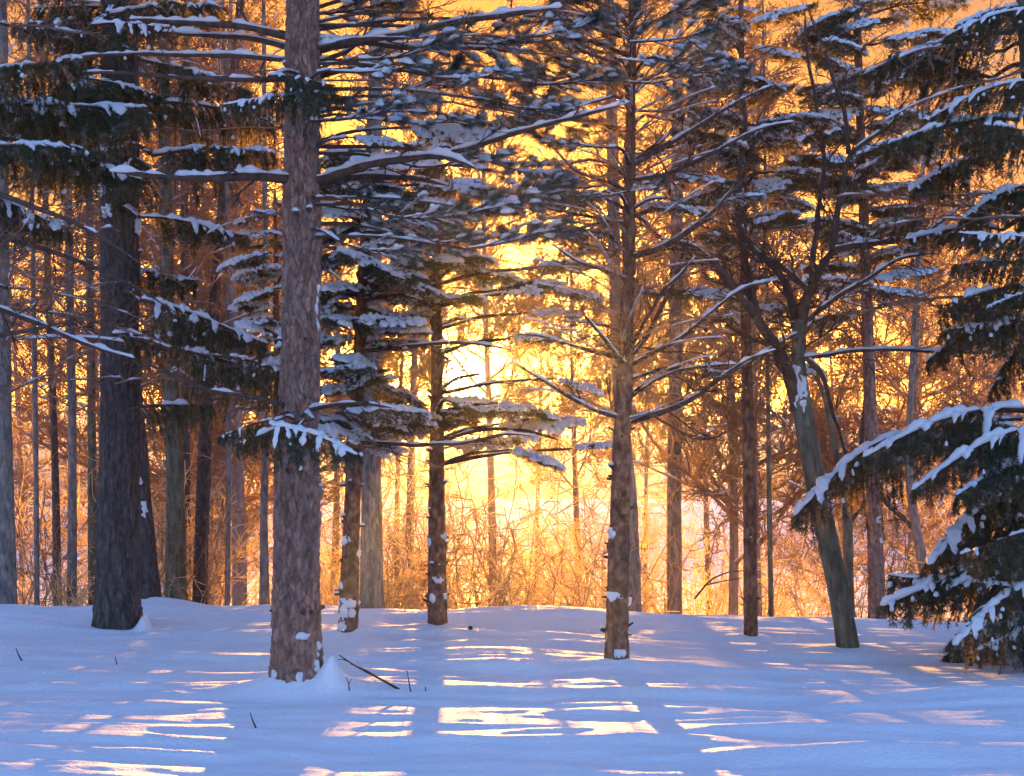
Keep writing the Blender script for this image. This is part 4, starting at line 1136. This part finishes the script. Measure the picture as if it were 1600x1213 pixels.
def bush(libs, name, label, group, x, d, s):
    if clear_lane(x, d): return
    gx = (x - 800) / F * d
    root = thing(name, label, 'shrub', (gx, d, float(h(gx, d))), group)
    root.rotation_euler = (0, 0, rb.uniform(0, 6.28)); root.scale = (s, s, s * rb.uniform(0.85, 1.15))
    a, b = libs[int(rb.integers(len(libs)))]
    obj('stems', a, root)
    if len(b.vertices): obj('snow', b, root)
for i in range(26):
    bush(WILLOW, 'frosted_willow', 'tall arching willow bush glowing gold in the low sun at the middle of the thicket', 'tall willow bushes in the thicket', rb.uniform(380, 1300), rb.uniform(22, 36), rb.uniform(0.7, 1.0))
for i in range(8):
    bush(WILLOW, 'frosted_willow', 'tall arching willow bush in the shade behind the trunks at the left', 'tall willow bushes at the left of the thicket', rb.uniform(0, 420), rb.uniform(20, 30), rb.uniform(0.7, 1.0))
for i in range(54):
    bush(TUFT, 'small_shrub', 'small sparse leafless shrub sprouting at the back edge of the clearing', 'small shrubs along the back edge of the clearing', rb.uniform(-40, 1500), rb.uniform(16.6, 21), rb.uniform(0.6, 1.1))

for i in range(34):
    bush(TUFT, 'small_shrub', 'small sparse leafless shrub sprouting at the back edge of the clearing', 'small shrubs along the back edge of the clearing', rb.uniform(440, 1010), rb.uniform(17.5, 25), rb.uniform(0.9, 1.5))
def stubs(tree, ya, yb, n, r0=0.011, seed=0):
    """snags of broken branches in rough whorls up the trunk"""
    r = np.random.default_rng(seed + tree.seed)
    ys = np.linspace(ya, yb, max(2, n // 3))
    for i in range(n):
        y = ys[i % len(ys)] + r.uniform(-9, 9); ax, ar = tree.axis(y)
        a = r.uniform(-PI, 0.35) if i % 2 else r.choice([r.uniform(-0.4, 0.3), PI + r.uniform(-0.3, 0.4)])
        rad = ar / F * tree.depth_at(y)
        d = unit([math.cos(a), math.sin(a), r.uniform(-0.1, 0.5)])
        p = tree.at(y) - tree.base + d * rad * 0.8
        L = r.uniform(0.02, 0.055) + 0.2 * rad
        pth = p + np.linspace(0, 1, 4)[:, None] * d * L + np.array([0, 0, 1.0]) * (np.linspace(0, 1, 4) ** 2 * r.uniform(-0.01, 0.02))[:, None]
        rr = r0 * r.uniform(0.7, 1.4)
        m = MB(); tube(m, pth, np.array([1.9, 1.15, 0.9, 0.65]) * rr, 6)
        o = obj('stub', m.mesh('stub', M['branch']), tree.root)
        if r.random() < 0.45:
            S = MB(); lump(S, pth[2] + [0, 0, rr * 0.9], rr * 1.9, rr * 1.5, rr * 1.3, a, i, 9, 6)
            obj('snow', S.mesh('snow', M['snow']), o)
stubs(K, 930, 600, 22); stubs(L, 940, 620, 26); stubs(N, 990, 680, 20, 0.012); stubs(A, 960, 120, 16, 0.014); stubs(Q, 940, 420, 20, 0.007); stubs(T, 900, 500, 12, 0.009); stubs(B, 600, 200, 10, 0.013)

# each tree and tall bush is told apart by the trunks it shows between
MARKS = [(-999, 'left picture edge'), (8, 'stout left-edge trunk'), (186, 'thick dark spruce'), (274, 'grey-brown trunk'), (465, 'nearest pine'), (548, 'leaning young spruce'), (683, 'upright young spruce'),
         (966, 'upswept pine'), (1054, 'lone pale trunk'), (1172, 'dark slender trunk'), (1290, 'leaning maple'), (1366, 'rough upright trunk'), (1520, 'drooping right-edge spruce'), (9999, 'right picture edge')]
ORD = ['first', 'second', 'third', 'fourth', 'fifth', 'sixth', 'seventh', 'eighth', 'ninth', 'tenth', 'eleventh', 'twelfth', 'thirteenth', 'fourteenth', 'fifteenth', 'sixteenth']
def tell_apart(what, group):
    os_ = [o for o in C.objects if o.get('group') == group]
    slots = {}
    for o in os_:
        x = 800 + o.location.x / o.location.y * F
        k = max(i for i, mk in enumerate(MARKS) if mk[0] <= x)
        slots.setdefault(k, []).append((x, o))
    for k, lst in slots.items():
        lst.sort(key=lambda t: t[0])
        for i, (x, o) in enumerate(lst):
            where = 'between %s and %s' % (MARKS[k][1], MARKS[k + 1][1])
            o['label'] = ('%s %s from left ' % (ORD[i], what) if len(lst) > 1 else 'only %s ' % what) + where
tell_apart('bare snow-dusted tree', 'leafless trees in the belt beyond the clearing')
tell_apart('far bare tree', 'leafless trees far back in the wood')
tell_apart('tall golden willow bush', 'tall willow bushes in the thicket')
tell_apart('tall shaded willow bush', 'tall willow bushes at the left of the thicket')

# ------------------------------------------------------------------ snow caught on the trunks
A.snow_on([(499, 770, 7, 11), (498, 690, 5, 14), (497, 480, 4, 26), (497, 1012, 4, 18), (478, 990, 8, 4), (438, 1052, 7, 6), (473, 1052, 5, 7), (494, 1042, 5, 12)])
B.snow_on([(168, 215, 12, 26), (192, 232, 8, 5), (176, 335, 9, 9), (218, 352, 8, 12), (166, 300, 8, 7)])
Cc.snow_on([(216, 720, 4, 6), (222, 752, 4, 5), (229, 795, 4, 9)])
K.snow_on([(546, 944, 15, 5), (538, 962, 6, 10), (551, 958, 5, 5), (534, 980, 8, 5), (541, 845, 6, 6), (536, 912, 6, 5), (561, 865, 4, 4)], 0.02)
L.snow_on([(684, 905, 6, 4), (672, 846, 6, 4), (694, 840, 6, 4), (676, 935, 4, 6), (696, 930, 4, 5)])
N.snow_on([(954, 834, 6, 6), (960, 929, 11, 5), (966, 1018, 9, 5), (985, 940, 4, 6)], 0.02)
R.snow_on([(1240, 600, 8, 26), (1252, 610, 5, 20), (1296, 790, 5, 22), (1290, 760, 4, 12)])
T.snow_on([(1372, 812, 4, 4), (1376, 845, 5, 3)])

# ------------------------------------------------------------------ small things on the snow
def stick(name, label, cat, rows, group=None):
    x0, y0 = rows[0][0][0]
    d0 = ground_depth(x0, y0)
    b = P(x0, y0, d0); b[2] = float(h(b[0], d0))
    root = thing(name, label, cat, tuple(b), group)
    m = MB()
    for pts, w0, w1 in rows:
        W3 = [P(x, y, d0 + dz) - b for x, y, dz in pts] if len(pts[0]) == 3 else [P(x, y, d0) - b for x, y in pts]
        pth, s_ = resample(np.array(W3), 0.02)
        tube(m, pth, np.linspace(w0, w1, len(pth)) / F * d0 / 2, 5)
    obj('stem', m.mesh('stem', M['branch']), root)
stick('fallen_branch', 'thin forked twig lying slantwise on the snow right of the nearest pine', 'fallen branch',
      [([(624, 1078), (596, 1062), (560, 1044), (530, 1024)], 4.5, 2.0), ([(596, 1062), (570, 1046), (548, 1038)], 2.5, 1.2), ([(545, 1034), (534, 1030), (527, 1031)], 2.0, 1.0)])
stick('plant_stem', 'upright thin stem poking out of the snow right of the slanting forked twig', 'plant stem', [([(642, 1082), (639, 1066), (636, 1048)], 2.6, 1.2)])
stick('plant_stem', 'curved dark stem poking from shaded snow below the nearest pine, left of its foot', 'plant stem', [([(400, 1138), (394, 1124), (391, 1114)], 3.2, 1.4)])
stick('plant_stem', 'bent stem sticking out of the snow near the left edge of the clearing', 'plant stem', [([(35, 1034), (29, 1024), (25, 1013)], 2.8, 1.3)])
stick('plant_stem', 'tiny stem in shaded snow just below the foot of the thick spruce', 'plant stem', [([(183, 1039), (181, 1032), (180, 1025)], 2.2, 1.0)])
stick('plant_stem', 'tiny stub of a stem right of the taller upright stem', 'plant stem', [([(665, 1081), (665, 1073)], 2.4, 1.4)])
stick('plant_stem', 'small forked stem at the tip of the snow cone right of the nearest pine', 'plant stem', [([(546, 1080), (545, 1068), (541, 1058)], 2.4, 1.0), ([(545, 1070), (549, 1060)], 1.6, 0.8)])
stick('fallen_branch', 'arching snowy dead branch low in the thicket left of the dark slender trunk', 'fallen branch', [([(1085, 936), (1110, 905), (1140, 893), (1168, 892)], 3.5, 1.8), ([(1100, 915), (1130, 908), (1160, 903)], 2.5, 1.4)])
def cone():
    d0 = ground_depth(733, 983); b = P(733, 983, d0); b[2] = float(h(b[0], d0))
    m = MB(); r = np.random.default_rng(3)
    for k in range(9):
        for j in range(7):
            a = j * 0.9 + k * 0.45; z = 0.004 + k * 0.005; rr = 0.016 * math.sin(0.5 + k * 0.28)
            c = np.array([rr * math.cos(a), rr * math.sin(a), z]); t = np.array([-math.sin(a), math.cos(a), 0]) * 0.008
            n_ = np.array([math.cos(a), math.sin(a), 0.7]) * 0.011
            m.add([c - t, c + t, c + n_, c - [0, 0, 0.004]], f3=[[0, 1, 2], [0, 2, 3], [1, 3, 2]])
    o = obj('pine_cone', m.mesh('pine_cone', M['branch'], False)); o.location = b; o.rotation_euler = (1.2, 0.3, 0.4); o.scale = (0.9,) * 3
    tag(o, 'small dark pine cone lying on the snow right of the upright young spruce', 'pine cone')
cone()
